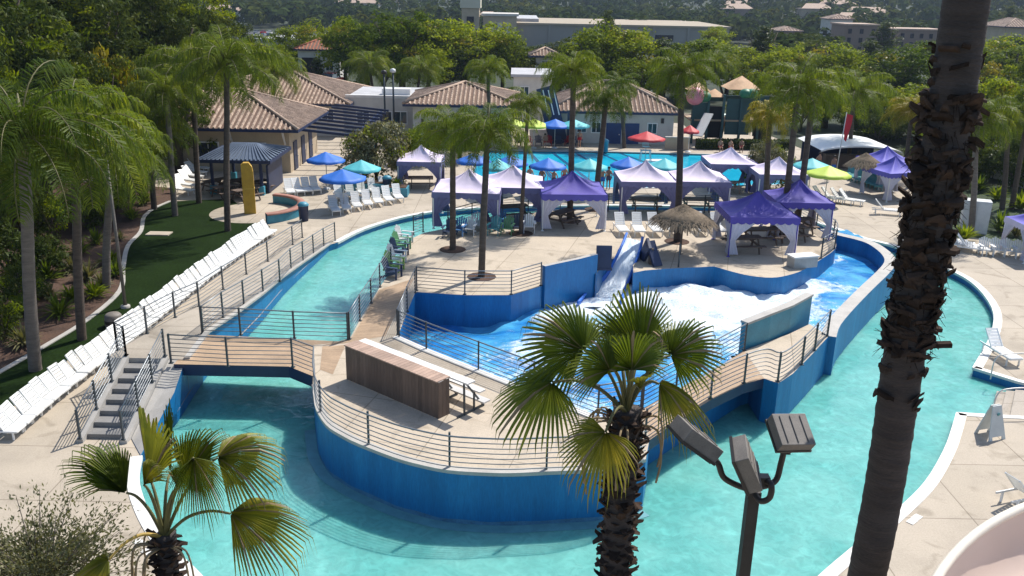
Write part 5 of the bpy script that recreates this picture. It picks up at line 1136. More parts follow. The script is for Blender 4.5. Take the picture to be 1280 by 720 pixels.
# ------------------------------------------------------------------ buildings
def hip(parent, x0, x1, y0, y1, ze, rise, over=.7, mat_=None, rib=.40):
    mat_ = mat_ or MT['tile']; X0, X1, Y0, Y1 = x0-over, x1+over, y0-over, y1+over
    run = min(X1-X0, Y1-Y0)/2; m = MB(); zf = ze+.05; zr = ze+.05+rise
    if X1-X0 >= Y1-Y0: ra, rb = Vector((X0+run, (Y0+Y1)/2, zr)), Vector((X1-run, (Y0+Y1)/2, zr))
    else: ra, rb = Vector(((X0+X1)/2, Y0+run, zr)), Vector(((X0+X1)/2, Y1-run, zr))
    c = [Vector((X0, Y0, zf)), Vector((X1, Y0, zf)), Vector((X1, Y1, zf)), Vector((X0, Y1, zf))]
    if X1-X0 >= Y1-Y0: fc = [(c[0], c[1], rb, ra), (c[1], c[2], rb), (c[2], c[3], ra, rb), (c[3], c[0], ra)]
    else: fc = [(c[0], c[1], ra), (c[1], c[2], rb, ra), (c[2], c[3], rb), (c[3], c[0], ra, rb)]
    for f in fc: m.add(list(f), [tuple(range(len(f)))], 1)
    for a, b, inw in ((c[0], c[1], Vector((0, 1, 0))), (c[1], c[2], Vector((-1, 0, 0))), (c[2], c[3], Vector((0, -1, 0))), (c[3], c[0], Vector((1, 0, 0)))):
        L_ = (b-a).length; d = (b-a)/L_; n_ = int(L_/rib)
        for k in range(n_):
            s = (k+.5)*L_/n_; fr_ = min(1, s/run, (L_-s)/run)
            if fr_ < .06: continue
            p = a+d*s; q = p+inw*run*fr_+Vector((0, 0, rise*fr_)); w = d*rib*.27; up = Vector((0, 0, .10)); segs = max(1, int(fr_*run/.45)); 
            for j in range(segs):
                u, v_ = p.lerp(q, j/segs), p.lerp(q, (j+1)/segs); e = Vector((0, 0, .02))
                m.add([u-w, u+up*.8-w*.5+e, u+up*.8+w*.5+e, u+w, v_-w*.86, v_+up*.8-w*.43, v_+up*.8+w*.43, v_+w*.86], [(0, 1, 5, 4), (1, 2, 6, 5), (2, 3, 7, 6), (0, 3, 2, 1)], 0)
    o = m.build('roof', [mat_, MT['tilebase']], parent, True)  # gaps between ribs get a darker brown, shade painted in for rib contrast
    m = MB()
    for a, b in ((c[0], ra), (c[1], ra if X1-X0 < Y1-Y0 else rb), (c[2], rb), (c[3], rb if X1-X0 < Y1-Y0 else ra), (ra, rb)):
        m.tube([a+Vector((0, 0, .08)), b+Vector((0, 0, .08))], .13, 6)
    m.build('ridge_tiles', mat_, o, False) if False else obj('ridge_tiles', m.mesh('ridge_tiles', mat_, tuple(root_loc(parent))), o)
    m = MB()
    for i in range(4): m.bar(c[i]-Vector((0, 0, .11)), c[(i+1) % 4]-Vector((0, 0, .11)), .06, .22)
    obj('fascia', m.mesh('fascia', MT['navy'], tuple(root_loc(parent))), o); m = MB(); m.add([v-Vector((0, 0, .12)) for v in c], [(3, 2, 1, 0)]); obj('soffit', m.mesh('soffit', MT['stucco'], tuple(root_loc(parent))), o)
def window(parent, c, w, h, face='y', m_=None, nm='window'):
    """c: centre on the wall face; face y = looks to -y, x = looks to +x"""
    c = Vector(c); m = MB(); g = MB(); D = .10
    def bx(dx, dz, sx, sz, mm, out, th):
        if face == 'y': mm.box(c+Vector((dx, -out, dz)), (sx, th, sz))
        else: mm.box(c+Vector((out, dx, dz)), (th, sx, sz))
    for s in (-1, 1): bx(s*(w/2+.04), 0, .09, h+.17, m, .04, .10); bx(0, s*(h/2+.04), w, .09, m, .04, .10)
    bx(0, 0, .05, h, m, .035, .07)
    f = m.build(nm, m_ or MT['white'], parent, True); bx(0, 0, w, h, g, .012, .03)
    obj('pane', g.mesh('pane', MT['glass'], tuple(root_loc(parent))), f)
def walls(parent, x0, x1, y0, y1, z1, m_, z0=-.05, nm='wall'):
    m = MB(); m.prism([(x0, y0), (x1, y0), (x1, y1), (x0, y1)], z0, z1); m.build(nm, m_, parent, True)
def door(parent, c, w, h, m_, face='y'):
    m = MB(); c = Vector(c)
    m.box(c+(Vector((0, -.03, h/2)) if face == 'y' else Vector((.03, 0, h/2))), (w, .08, h) if face == 'y' else (.08, w, h)); d = m.build('door', m_, parent, True); m = MB(); m.box(c+(Vector((w*.38, -.1, h*.45)) if face == 'y' else Vector((.1, w*.38, h*.45))), (.1, .06, .1)); obj('handle', m.mesh('handle', MT['alum'], tuple(root_loc(parent))), d)
# restaurant with tiled hip roof
Cn = P(364, 216); x1, y0 = Cn.x, Cn.y; ze = zat(x1, y0, 161)
t = thing('tiled_restaurant', 'tan building with clay tile hip roof, nearest on the left', 'building', (x1-6, y0+5, 0)); X0, Y1 = x1-14, y0+9.5
walls(t, X0, x1, y0, Y1, ze, MT['stucco']); hip(t, X0, x1, y0, Y1, ze, 2.2, .9)
for k in range(3): window(t, (x1-2.6-k*3.6, y0, 1.6), 1.5, 1.2)
door(t, (x1-9.0-1.3, y0, 0), 1.0, 2.1, MT['navy'])
for k in range(3): door(t, (x1, y0+1.6+k*2.6, 0), 1.1, 2.2, MT['navy'], 'x')
for k in range(2): m = MB(); p = Vector((x1-.3-k*4.0, y0-.02, ze-.1)); m.bar(p+Vector((0, -.75, 0)), p+Vector((0, -.06, -1.1)), .12); m.build('bracket', MT['alum'], t, True)
# pergola on its right
t = thing('pergola', 'navy blue beam pergola on posts along the tan restaurant', 'pergola', (x1+3, y0+4, 0)); px0, px1, py0, py1, hz = x1+.35, x1+4.6, y0+1.2, y0+16, ze-.15
for k in range(5):
    for xx in (px1,): m = MB(); yy_ = lerp(py0, py1, k/4); m.box((xx, yy_, (hz-.7)/2), (.2, .2, hz-.7)); m.build('post', MT['navy'], t, True); m = MB(); m.box((xx, yy_, .35), (.34, .34, .7)); m.build('post_base', MT['teal'], t, True)
m = MB(); m.bar((px1, py0-.4, hz-.62), (px1, py1+.4, hz-.62), .16, .3); m.build('edge_beam', MT['navy'], t, True)
for k in range(9): m = MB(); yy_ = lerp(py0-.3, py1+.3, k/8); m.bar((px0, yy_, hz), (px1+.7, yy_, hz-.46), .12, .2); m.build('rafter', MT['navy'], t, True)
# second tiled roof behind
t = thing('tiled_building', 'second clay tiled building just behind the restaurant', 'building', (-20, 90, 0)); e2 = 4.0; q = W(438, 131, 84.5); x2 = q.x-.8
walls(t, x2-15, x2, 85, 98, q.z, MT['stuccow']); hip(t, x2-15, x2, 85, 98, q.z, 2.4, .8); window(t, (x2-1.5, 85, 2.0), 1.1, 1.1); door(t, (x2, 87.5, 0), 1.1, 2.2, MT['navy'], 'x')
# flat roofed wing
q0, q1 = P(446, 168), P(560, 170); yw = q0.y; hz = zat(q0.x, yw, 122); t = thing('flat_roofed_wing', 'white flat roofed wing with three dark windows', 'building', (q0.x+4, yw+3, 0))
walls(t, q0.x-1, q1.x+2, yw, yw+10, hz, MT['stuccow']); m = MB(); m.ribbon([Vector((q0.x-1, yw+.15, hz+.25)), Vector((q1.x+2, yw+.15, hz+.25))], .35, .25); m.build('parapet', MT['coping'], t, True)
m = MB(); m.prism([(q0.x-.9, yw+.5), (q1.x+1.9, yw+.5), (q1.x+1.9, yw+9.9), (q0.x-.9, yw+9.9)], hz+.003, hz+.05); m.build('roof', MT['flatroof'], t, True)
m = MB(); m.box((q0.x+3.6, yw+3, hz+.35), (2.8, 1.2, .6)); m.build('roof_unit', MT['white'], t, True)
for px in (454, 482, 501): c = W(px, 147, yw); window(t, (c.x, yw, c.z), 1.15, 1.1)
# tiled building right of wing
q = W(503, 131, 80.0); t = thing('tiled_building', 'low clay tiled building behind the palms left of the lap pool', 'building', (q.x+6, 85, 0)); xa = q.x+.8
walls(t, xa, xa+9, 81, 90, q.z, MT['stuccow']); hip(t, xa, xa+9, 81, 90, q.z, 1.5, .8); door(t, (xa+1.6, 81, 0), 1.0, 2.1, MT['navy']); window(t, (xa+4, 81, 1.7), 1.4, 1.1)
m = MB(); m.box((xa+.9, 80.9, 2.2), (.22, .16, .4)); m.build('wall_lamp', MT['lampm'], t, True)
# white building at the far side of the lap pool
q = P(840, 181); yb_ = q.y; ze = zat(q.x, yb_, 141); xa, xb = P(694, 181).x, q.x; t = thing('pool_building', 'white building with clay tile roof and wide blue doors beyond the lap pool', 'building', ((xa+xb)/2, yb_+4, 0))
walls(t, xa, xb, yb_, yb_+9, ze, MT['stuccow']); hip(t, xa, xb, yb_, yb_+9, ze, 2.3, .7)
bd = MT['ublue'].copy(); bd = mat('deep_blue_door', (.012, .045, .16), .5, 2, .15)
for a, b in ((757, 777), (778, 799)): c0, c1 = P(a, 181), P(b, 181); door(t, ((c0.x+c1.x)/2, yb_, 0), c1.x-c0.x-.1, 1.95, bd)
for px in (815, 727, 745): c = W(px, 163, yb_); window(t, (c.x, yb_, 1.5), .8, .9)
m = MB(); c = W(828, 151, yb_); m.box((c.x, yb_-.08, c.z), (.25, .18, .45)); m.build('wall_lamp', MT['lampm'], t, True)
# navy slatted slide tower panel
b = P(692, 178); hz = zat(b.x, b.y, 108); t = thing('slatted_panel', 'tall navy leaning panel with white stripes beside the pool building', 'panel', (b.x, b.y-.8, 0)); m = MB(); m.bar((0.5, 0, 0), (-1.0, 0, hz), 1.7, .12, up=(0, 1, 0)); m.build('panel', MT['navy'], t)
for k in range(3): m = MB(); x = -.45+k*.5; m.bar((x-.15, -.1, hz*.52), (x-.75, -.1, hz*.95), .1, .05, up=(0, 1, 0)); m.build('stripe', MT['white'], t)
m = MB(); m.box((1.3, .2, hz*.3), (.2, .2, hz*.6)); m.build('support_post', MT['navy'], t)
t = thing('grey_roofed_block', 'grey flat roofed block behind the slim palm', 'building', (*W(662, 110, 98)[:2], 0)); q = W(642, 96, 98); q2 = W(690, 96, 98); walls(t, q.x, q2.x, 98, 106, q.z, MT['stuccow']); m = MB(); m.prism([(q.x-.3, 97.7), (q2.x+.3, 97.7), (q2.x+.3, 106.3), (q.x-.3, 106.3)], q.z+.003, q.z+.3); m.build('roof', MT['flatroof'], t, True); window(t, (q.x+1.2, 98, q.z-1.5), .9, .9)
q = W(681, 69, 122); t = thing('roof_turret', 'small square turret with pyramid roof above the tree belt', 'tower', (q.x, 122, 0)); walls(t, q.x-1.2, q.x+1.2, 120.8, 123.2, q.z, MT['stuccow']); hip(t, q.x-1.2, q.x+1.2, 120.8, 123.2, q.z, .9, 1.0); window(t, (q.x, 120.8, q.z-1.2), .8, 1.0)
# metal roofed shelter
b0_, b1_ = P(270, 240), P(326, 246); t = thing('picnic_shelter', 'navy picnic shelter with striped metal roof beside the restaurant', 'shelter', tuple((b0_+b1_)/2)); hw = (b1_.x-b0_.x)/2+.35; dep = 4.6
hz = zat(b1_.x, b1_.y, 201); c = (b0_+b1_)/2
for sx in (-1, 1):
    for sy in (0, 1): m = MB(); m.box((sx*(hw-.4), sy*dep, hz/2), (.18, .18, hz)); m.build('post', MT['navy'], t); m = MB(); m.box((sx*(hw-.4), sy*dep, .3), (.36, .36, .6)); m.build('post_base', MT['teal'], t)
m = MB(); Xa, Xb, Ya, Yb = -hw-.4, hw+.4, -.6, dep+.6; ra, rb = Vector((-hw*.4, dep/2, hz+.65)), Vector((hw*.4, dep/2, hz+.65)); cc_ = [Vector((Xa, Ya, hz)), Vector((Xb, Ya, hz)), Vector((Xb, Yb, hz)), Vector((Xa, Yb, hz))]
for f in ((cc_[0], cc_[1], rb, ra), (cc_[1], cc_[2], rb), (cc_[2], cc_[3], ra, rb), (cc_[3], cc_[0], ra)): m.add(list(f), [tuple(range(len(f)))])
for k in range(17):
    s = (k+.5)/17; p = cc_[0].lerp(cc_[1], s); q = ra.lerp(rb, s); m.bar(p+Vector((0, 0, .05)), q+Vector((0, 0, .05)), .09, .08)
for k in range(9): s = (k+.5)/9; m.bar(cc_[1].lerp(cc_[2], s)+Vector((0, 0, .05)), rb+Vector((0, 0, .05)), .09, .08)
m.build('roof', MT['corr'], t); m = MB()
for i in range(4): m.bar(cc_[i]-Vector((0, 0, .1)), cc_[(i+1) % 4]-Vector((0, 0, .1)), .1, .22)
m.build('edge_beam', MT['navy'], t); m = MB(); m.box((hw-.1, dep*.5, 1.0), (.15, dep*.8, 1.9)); m.build('side_screen', MT['navy'], t)
for k, (px, py) in enumerate(((282, 246), (296, 238), (308, 250), (322, 240), (270, 238))): picn.put(tuple(P(px, py)), .9, 'brown picnic table, %s from the left beneath the metal roofed shelter' % nth(sorted([282, 296, 308, 322, 270]).index(px)), 'picnic tables beneath the metal roofed shelter')
# ------------------------------------------------------------------ play structure
b = P(905, 180); t = thing('play_structure', 'dark teal water play structure with tan pyramid roofs and a pink ball', 'play structure', tuple(b)); yb_ = b.y
def X(px, py, dy=0): return W(px, py, yb_+dy)-b
for px in (866, 884, 903, 925, 948):
    for dy in (0, 4): p = X(px, 150, dy); m = MB(); h_ = X(px, 118, dy).z; m.box((p.x, dy, h_/2), (.22, .22, h_)); m.build('post', MT['tealdark'], t)
for a, b_, tp, bt, dy, mm in ((862, 884, 128, 168, .2, 'tealdark'), (905, 940, 124, 168, .2, 'tealdark'), (884, 905, 150, 170, .6, 'tealdark'), (940, 962, 140, 170, .4, 'tealdark'), (862, 962, 120, 126, 4.2, 'tealdark')):
    p0_, p1_ = X(a, bt, dy), X(b_, tp, dy); m = MB(); m.box(((p0_.x+p1_.x)/2, dy, (p0_.z+p1_.z)/2), (p1_.x-p0_.x, .12, p1_.z-p0_.z)); m.build('side_panel', MT[mm], t)
m = MB(); p0_, p1_ = X(862, 150, 0), X(962, 150, 0); m.box(((p0_.x+p1_.x)/2, 2, p0_.z), (p1_.x-p0_.x, 4, .15)); m.build('deck', MT['board'], t)
for px, py, wd in ((926, 110, 20), (893, 120, 12), (872, 112, 13)):
    c = X(px, py, 2); w = wd/12.5; m = MB(); m.lathe([(w*1.4, 0), (w*.7, w*.38), (.02, w*.72)], (c.x, 2, c.z), 4, a0=R(45), a1=R(405)); m.build('pyramid_roof', MT['orangethatch'], t)
c = X(869, 120, -.6); m = MB(); m.lathe([(math.cos(q)*.85, math.sin(q)*.85) for q in [R(-90+18*i) for i in range(11)]], (c.x, -.6, c.z), 16); m.build('pink_ball', MT['pink'], t)
c = X(880, 121, -.3); m = MB(); m.lathe([(math.cos(q)*.7, math.sin(q)*.5) for q in [R(-90+18*i) for i in range(11)]], (c.x, -.3, c.z), 14); m.build('green_dome', MT['green'], t)
for px in (932, 940): c = X(px, 117, -.4); m = MB(); m.lathe([(math.cos(q)*.6, math.sin(q)*.45) for q in [R(-90+18*i) for i in range(11)]], (c.x, -.4, c.z), 12); m.build('green_dome', MT['green'], t)
a_, b_ = X(886, 142, -.8), X(872, 170, -3); m = MB(); m.bar(a_, b_, .9, .1); m.build('slide', MT['alum'], t)
m = MB(); p = X(952, 166, .1); m.box((p.x, .1, 1.3), (1.5, .12, 1.7)); m.build('dark_opening', MT['dark'], t)
m = MB(); p = X(894, 150, .3); m.box((p.x, .3, p.z-.2), (1.3, .1, 3.0)); m.build('dark_opening', MT['dark'], t)
b2 = P(901, 176); t = thing('palm_cutout', 'teal painted metal palm decoration before the play structure', 'palm decoration', tuple(b2)); h_ = zat(b2.x, b2.y, 146); m = MB(); m.tube([(0, 0, 0), (.1, 0, h_*.5), (.3, 0, h_)], [.12, .1, .08], 8); m.build('pole', MT['orangethatch'], t)
for k in range(7): th = k*.9; d = Vector((math.cos(th), math.sin(th), 0)); m = MB(); pts = [Vector((.3, 0, h_)), Vector((.3, 0, h_+.25))+d*.5, Vector((.3, 0, h_-.05))+d*1.0]; s = Vector((-d.y, d.x, 0))*.16; m.strip([pts[0], pts[1]-s, pts[2]], [pts[0], pts[1]+s, pts[2]]); m.strip([pts[0]-Vector((0, 0, .03)), pts[1]-s-Vector((0, 0, .03)), pts[2]-Vector((0, 0, .03))], [pts[0]-Vector((0, 0, .03)), pts[1]+s-Vector((0, 0, .03)), pts[2]-Vector((0, 0, .03))]); m.build('leaf', MT['chairteal'], t)
# clipped hedge along the pool
a_, b_ = P(870, 186), P(985, 187); t = thing('clipped_hedge', 'long clipped dark green hedge before the play structure', 'hedge', tuple((a_+b_)/2)); m = MB(); rng = random.Random(3); hh = zat(a_.x, a_.y, 174)
for i in range(5200):
    u = rng.random(); p = a_.lerp(b_, u)+Vector((0, rng.uniform(-.45, .45), rng.uniform(.05, hh))); nrm = Vector((rng.uniform(-1, 1), rng.uniform(-1.4, .4), rng.uniform(-.2, 1.2))).normalized(); q = nrm.orthogonal().normalized()*.12; r_ = nrm.cross(q); m.add([p-q, p+r_*.7, p+q, p-r_*.7], [(0, 1, 2, 3)])
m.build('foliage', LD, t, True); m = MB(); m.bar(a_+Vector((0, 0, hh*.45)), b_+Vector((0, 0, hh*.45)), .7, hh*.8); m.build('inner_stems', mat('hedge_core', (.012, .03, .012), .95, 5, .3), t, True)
a_ = P(846, 187); t = thing('tan_wall', 'short tan block wall left of the clipped hedge', 'wall', tuple(a_)); m = MB(); m.box((0, 0, .55), (2.2, .3, 1.1)); m.build('wall', MT['stucco'], t); m = MB(); m.box((0, 0, 1.14), (2.3, .4, .08)); m.build('cap', MT['graycop'], t)
# white roofed pavilion and red flag
b = P(1070, 214); t = thing('shade_pavilion', 'dark open pavilion with low white curved roof on the right', 'pavilion', tuple(b)); hz = zat(b.x, b.y, 189); wd = 3.3
for sx in (-1, 0, 1):
    for sy in (0, 5): m = MB(); m.box((sx*(wd-.3), sy, hz/2), (.16, .16, hz)); m.build('post', MT['lampm'], t)
m = MB(); A_, B_ = [], []
for k in range(13): u = k/12; x = lerp(-wd, wd, u); z = hz+.1+.42*math.sin(math.pi*u)**.7; A_.append((x, -.6, z)); B_.append((x, 5.8, z))
m.strip(A_, B_, 0, True); m.strip([(x, y, z-.12) for x, y, z in A_], A_, 0); m.build('roof', MT['white'], t)
m = MB(); m.box((0, 4.8, hz*.5), (wd*1.9, .12, hz*.95)); m.build('back_screen', MT['navy'], t)
m = MB(); m.box((-.3, 1.6, .55), (3.8, .8, 1.1)); m.build('counter', MT['wood'], t)
b = P(1044, 222); p1 = W(1050, 150, b.y); t = thing('flag', 'red flag hanging from a slim pole before the white roofed pavilion', 'flag', tuple(b)); h_ = p1.z+.6; m = MB(); m.tube([(0, 0, 0), (0.2, 0, h_)], [.05, .03], 8); m.build('pole', MT['alum'], t)
m = MB(); A_, B_ = [], []
for k in range(9): u = k/8; A_.append((.22+.03*math.sin(u*8), .05*math.sin(u*5), h_-.1-u*2.0)); B_.append((.22+.55*(1-.55*u)+.05*math.sin(u*7), .14*math.sin(u*6+1), h_-.25-u*2.05))
m.strip(A_, B_, 0, True); m.strip([Vector(v)+Vector((0, .012, 0)) for v in A_], [Vector(v)+Vector((0, .012, 0)) for v in B_], 0, True); m.build('cloth', MT['redflag'], t)
m = MB(); # low wall band in right planting
a_, b_ = P(1228, 226), P(1300, 250); t = thing('retaining_wall', 'pale sloping retaining wall at the right edge among the trees', 'wall', tuple(a_)); m = MB(); pts = [P(1225, 218), P(1255, 226), P(1310, 246)]; m.ribbon([p+Vector((0, 0, 1.3)) for p in pts], .4, 1.35); m.build('wall', MT['stuccow'], t, True)
# ------------------------------------------------------------------ far buildings
zg = -4
def far_block(name, lab, px0, px1, ytop, d, depth, m_, cat='building', zb=zg, top=None):
    a, b = W(px0, ytop, d), W(px1, ytop, d); zt = top if top is not None else (a.z+b.z)/2; t = thing(name, lab, cat, ((a.x+b.x)/2, d, zb)); walls(t, a.x, b.x, d, d+depth, zt, m_, zb-2); return t, a.x, b.x, zt
shade = mat('pale_grey_facade', (.30, .28, .25), .9, .05, .12)
t, xa, xb, zt = far_block('store_building', 'long low pale store building beyond the tree belt', 612, 912, 33, 290, 60, shade)
m = MB(); m.prism([(xa-.5, 289.5), (xb+.5, 289.5), (xb+.5, 351), (xa-.5, 351)], zt+.003, zt+.6); m.build('roof_edge', mat('tan_band', (.36, .30, .22), .9, .2, .1), t, True)
m = MB(); m.prism([(xa+2, 300), (xb-60, 300), (xb-60, 345), (xa+2, 345)], zt+.61, zt+1.6); m.build('roof_top', MT['flatroof'], t, True)
for px in (800, 830): c = W(px, 42, 290); m = MB(); m.box((c.x, 289.9, zt-3.2), (6, .3, 1.8)); f = m.build('window', MT['dark'], t, True)
for k in range(6): c = xa+8+k*11; m = MB(); m.box((c, 289.8, (zt+zg)/2), (.8, .5, zt-zg)); m.build('pilaster', shade, t, True)
t, xa, xb, zt = far_block('store_entrance', 'tan entrance block with arched openings at the left end of the store', 604, 646, 20, 286, 16, MT['stucco'])
for k in range(3): m = MB(); c = lerp(xa, xb, .25+.25*k); m.box((c, 285.8, zt-3.5), (1.4, .4, 3)); m.build('arched_opening', MT['stuccow'], t, True)
m = MB(); m.prism([(xa-.6, 285.4), (xb+.6, 285.4), (xb+.6, 302.6), (xa-.6, 302.6)], zt+.003, zt+.7); m.build('cornice', MT['stuccow'], t, True)
t, xa, xb, zt = far_block('store_tower', 'square tan tower with pale top standing beside the store', 577, 599, 10, 284, 7, MT['stucco'])
m = MB(); m.prism([(xa-.4, 283.6), (xb+.4, 283.6), (xb+.4, 291.4), (xa-.4, 291.4)], zt+.003, zt+3.2); m.build('tower_cap', mat('cream_facade', (.58, .54, .42), .9, .2, .1), t, True)
m = MB(); m.box(((xa+xb)/2, 283.8, zt-4), (2.2, .3, 3)); m.build('opening', MT['dark'], t, True)
brick = mat('pink_brown_facade', (.24, .17, .13), .9, .1, .15)
for (a, b, tp, d, l) in ((1058, 1098, 32, 300, 'left wing with tiled parapet'), (1112, 1182, 38, 310, 'right wing with rows of dark windows')):
    t, xa, xb, zt = far_block('apartment_block', 'pinkish brown apartment block on the right hillside, '+l, a, b, tp, d, 14, brick, zb=-3)
    n_ = int((xb-xa)/3.0)
    for k in range(n_):
        for fl in range(3): m = MB(); m.box((xa+1.4+k*(xb-xa-2.8)/max(1, n_-1), d-.05, zt-1.8-fl*2.8), (1.1, .3, 1.5)); f = m.build('window', MT['dark'], t, True)
    m = MB(); m.prism([(xa-.5, d-.5), (xb+.5, d-.5), (xb+.5, d+14.5), (xa-.5, d+14.5)], zt+.003, zt+.5); m.build('roof', MT['tile'], t, True)
t, xa, xb, zt = far_block('house', 'small white house on the right hillside above the apartments', 1038, 1066, 24, 330, 10, MT['stuccow'], zb=0); hip(t, xa, xb, 330, 340, zt, 1.5, .5, rib=.9)
t, xa, xb, zt = far_block('house', 'small tan house with tiled roof at the far right hillside', 1258, 1300, 34, 260, 14, MT['stucco'], zb=-2); hip(t, xa, xb, 260, 274, zt, 2.2, .8, rib=.8)
t, xa, xb, zt = far_block('house', 'pinkish low house among trees left of the apartments', 975, 1002, 39, 300, 12, brick, zb=-3); hip(t, xa, xb, 300, 312, zt, 1.2, .5, rib=.9)
t, xa, xb, zt = far_block('white_warehouse', 'white low building behind the trees at upper left', 322, 372, 52, 150, 14, MT['stuccow'], zb=-.5); m = MB(); m.prism([(xa-.3, 149.7), (xb+.3, 149.7), (xb+.3, 164.3), (xa-.3, 164.3)], zt+.003, zt+.4); m.build('roof', MT['flatroof'], t, True); window(t, (xa+2.5, 150, zt-2), 1.6, 1.4); m = MB(); m.box((xb-2.5, 149.9, 1.5), (3, .3, 3.2)); m.build('garage_door', MT['dark'], t, True)
t, xa, xb, zt = far_block('gate_house', 'white gate house with red tiled roof and dark archway', 372, 424, 62, 140, 7, MT['stuccow'], zb=-.3); hip(t, xa, xb, 140, 147, zt, 1.5, .5, mat('terracotta', (.36, .12, .06), .85, 2, .2, island=.25), rib=.5); m = MB(); m.box((lerp(xa, xb, .3), 139.9, 1.6), (2.6, .3, 3.4)); m.build('archway', MT['dark'], t, True); window(t, (lerp(xa, xb, .75), 140, 2), 1.1, 1.2)
# cars
def car(m_):
    t = thing('parked_car', 'car', 'car'); m = MB(); pr = [(-2.1, .3), (2.1, .3), (2.15, .7), (1.3, .86), (-1.9, .95), (-2.15, .8)]
    vs = [(x, -.85, z) for x, z in pr]+[(x, .85, z) for x, z in pr]; k = 6; m.add(vs, [tuple(range(k)), tuple(range(11, 5, -1))]+[(i, k+i, k+(i+1) % k, (i+1) % k) for i in range(k)]); m.build('body', m_, t)
    m = MB(); pr = [(-1.8, .93), (1.1, .86), (.5, 1.4), (-1.2, 1.42)]; vs = [(x, -.75 if i < 2 else -.6, z) for i, (x, z) in enumerate(pr)]+[(x, .75 if i < 2 else .6, z) for i, (x, z) in enumerate(pr)]; k = 4; m.add(vs, [(0, 1, 2, 3), (7, 6, 5, 4)]+[(i, k+i, k+(i+1) % k, (i+1) % k) for i in range(k)]); m.build('cabin', MT['glass'], t)
    m = MB(); m.box((-.35, 0, 1.43), (1.6, 1.18, .04)); m.build('roof_panel', m_, t)
    for sx in (-1.3, 1.3):
        for sy in (-.8, .8): m = MB(); m.tube([(sx, sy-.1, .32), (sx, sy+.1, .32)], .32, 12); m.build('wheel', MT['rubber'], t)
    return t
cars = {k: Proto(car(MT[v])) for k, v in dict(white='carw', silver='cars', dark='card', red='carr').items()}
lot = MB(); a = [W(318, 56, 300), W(434, 56, 300), W(440, 40, 372), W(306, 40, 372)]; lot.prism([tuple(p[:2]) for p in a], -6, -3.97); struct('parking_lot', lot, MT['asphalt'])
i = 0
for d, n_ in ((312, 12), (334, 13), (358, 13)):
    for k in range(n_):
        c = W(322+k*(105/n_), 50, d); kk = ('white', 'silver', 'dark', 'white', 'silver', 'red')[(i*7+k*3) % 6]; cars[kk].put((c.x, d, -3.96), 1.57+random.uniform(-.03, .03), '%s parked car, %s from the left in the %s row of the far car park' % (kk, nth(k), {312: 'near', 334: 'middle', 358: 'back'}[d]), 'cars in the far car park'); i += 1
lot = MB(); a = [W(1018, 60, 255), W(1062, 60, 255), W(1062, 50, 285), W(1018, 50, 285)]; lot.prism([tuple(p[:2]) for p in a], -6, -3.3); struct('side_car_park', lot, MT['asphalt'])
for k in range(7): c = W(1021+k*5.6, 55, 268); kk = ('white', 'silver', 'dark')[k % 3]; cars[kk].put((c.x, 268+(k % 2)*7, -3.29), 1.5, '%s parked car, %s from the left in the car park by the apartments' % (kk, nth(k)), 'cars by the apartments')
c = W(414, 84, 132); cars['red'].put((c.x, 132, 0), 1.4, 'red vehicle parked before the gate house', None, 1.25)
# ------------------------------------------------------------------ far woods
rng = random.Random(77); m = MB()
def blob(x, y, z, r, h, n):
    for i in range(n):
        th = rng.random()*6.283; cz = rng.uniform(-.4, 1); s = math.sqrt(1-cz*cz); q = rng.uniform(.75, 1.0)
        p = Vector((x+r*s*q*math.cos(th), y+r*s*q*math.sin(th), z+h*(.45+.55*cz*q))); nrm = Vector((s*math.cos(th)+rng.uniform(-.6, .6), s*math.sin(th)+rng.uniform(-.6, .6), cz+rng.uniform(-.2, .8))).normalized(); u = nrm.orthogonal().normalized(); v = nrm.cross(u); l = r*rng.uniform(.14, .30); m.add([p-u*l, p+v*l*.8, p+u*l, p-v*l*.8], [(0, 1, 2, 3)])
nb = 0
while nb < 4200:
    d = 165*(2600/165)**(rng.random()**.9); px = rng.uniform(-120, 1400)
    if d < 420:
        if 285 < px < 460 and d < 385: continue
        if 560 < px < 930 and d < 345: continue
        if 1010 < px < 1200 and d < 325: continue
        if 960 < px < 1010 and 240 < d < 312: continue
        if 1245 < px and 200 < d < 275: continue
    x = (px-640)/Fpx*d*1.05; z = terr(x, d)-.06; r = rng.uniform(2.2, 4.8)*(1+d/750); h = rng.uniform(4.5, 9)*(1+d/1500)
    if d < 300: h = min(h, 8)
    blob(x, d, z, r, h, 80 if d < 450 else 40); nb += 1
o = m.build('distant_woods', MT['leafdist']); tag(o, 'distant green woods covering the valley and hills', 'woods', kind='stuff')
for i in range(52):
    d = rng.uniform(400, 1100); px = rng.uniform(-20, 1300) if i < 24 else rng.uniform(880, 1300); x = (px-640)/Fpx*d*1.05; z = terr(x, d)-.5; w = rng.uniform(6, 13); t = thing('far_house', 'tiny pale house', 'house', (x, d, z)); hh = rng.uniform(5, 7.5); mm = rng.choice([MT['stuccow'], MT['stucco'], brick]); walls(t, x-w, x+w, d, d+9, z+hh, mm, z-3); m = MB(); m.prism([(x-w-.6, d-.6), (x+w+.6, d-.6), (x+w+.6, d+9.6), (x-w-.6, d+9.6)], z+hh+.003, z+hh+.5); m.add([(x-w-.6, d-.6, z+hh+.5), (x+w+.6, d-.6, z+hh+.5), (x+w*.6, d+4.5, z+hh+3), (x-w*.6, d+4.5, z+hh+3)], [(0, 1, 2, 3)]); m.build('roof', MT['tile'], t, True)
    t['_px'] = px; t['_d'] = d
fh = sorted([o for o in bpy.data.objects if '_px' in o.keys()], key=lambda o: o['_px'])
for k, o in enumerate(fh): o['label'] = 'tiny pale house, %s from the left among the distant hill woods' % nth(k); o['group'] = 'houses among the distant woods'; del o['_px']; del o['_d']
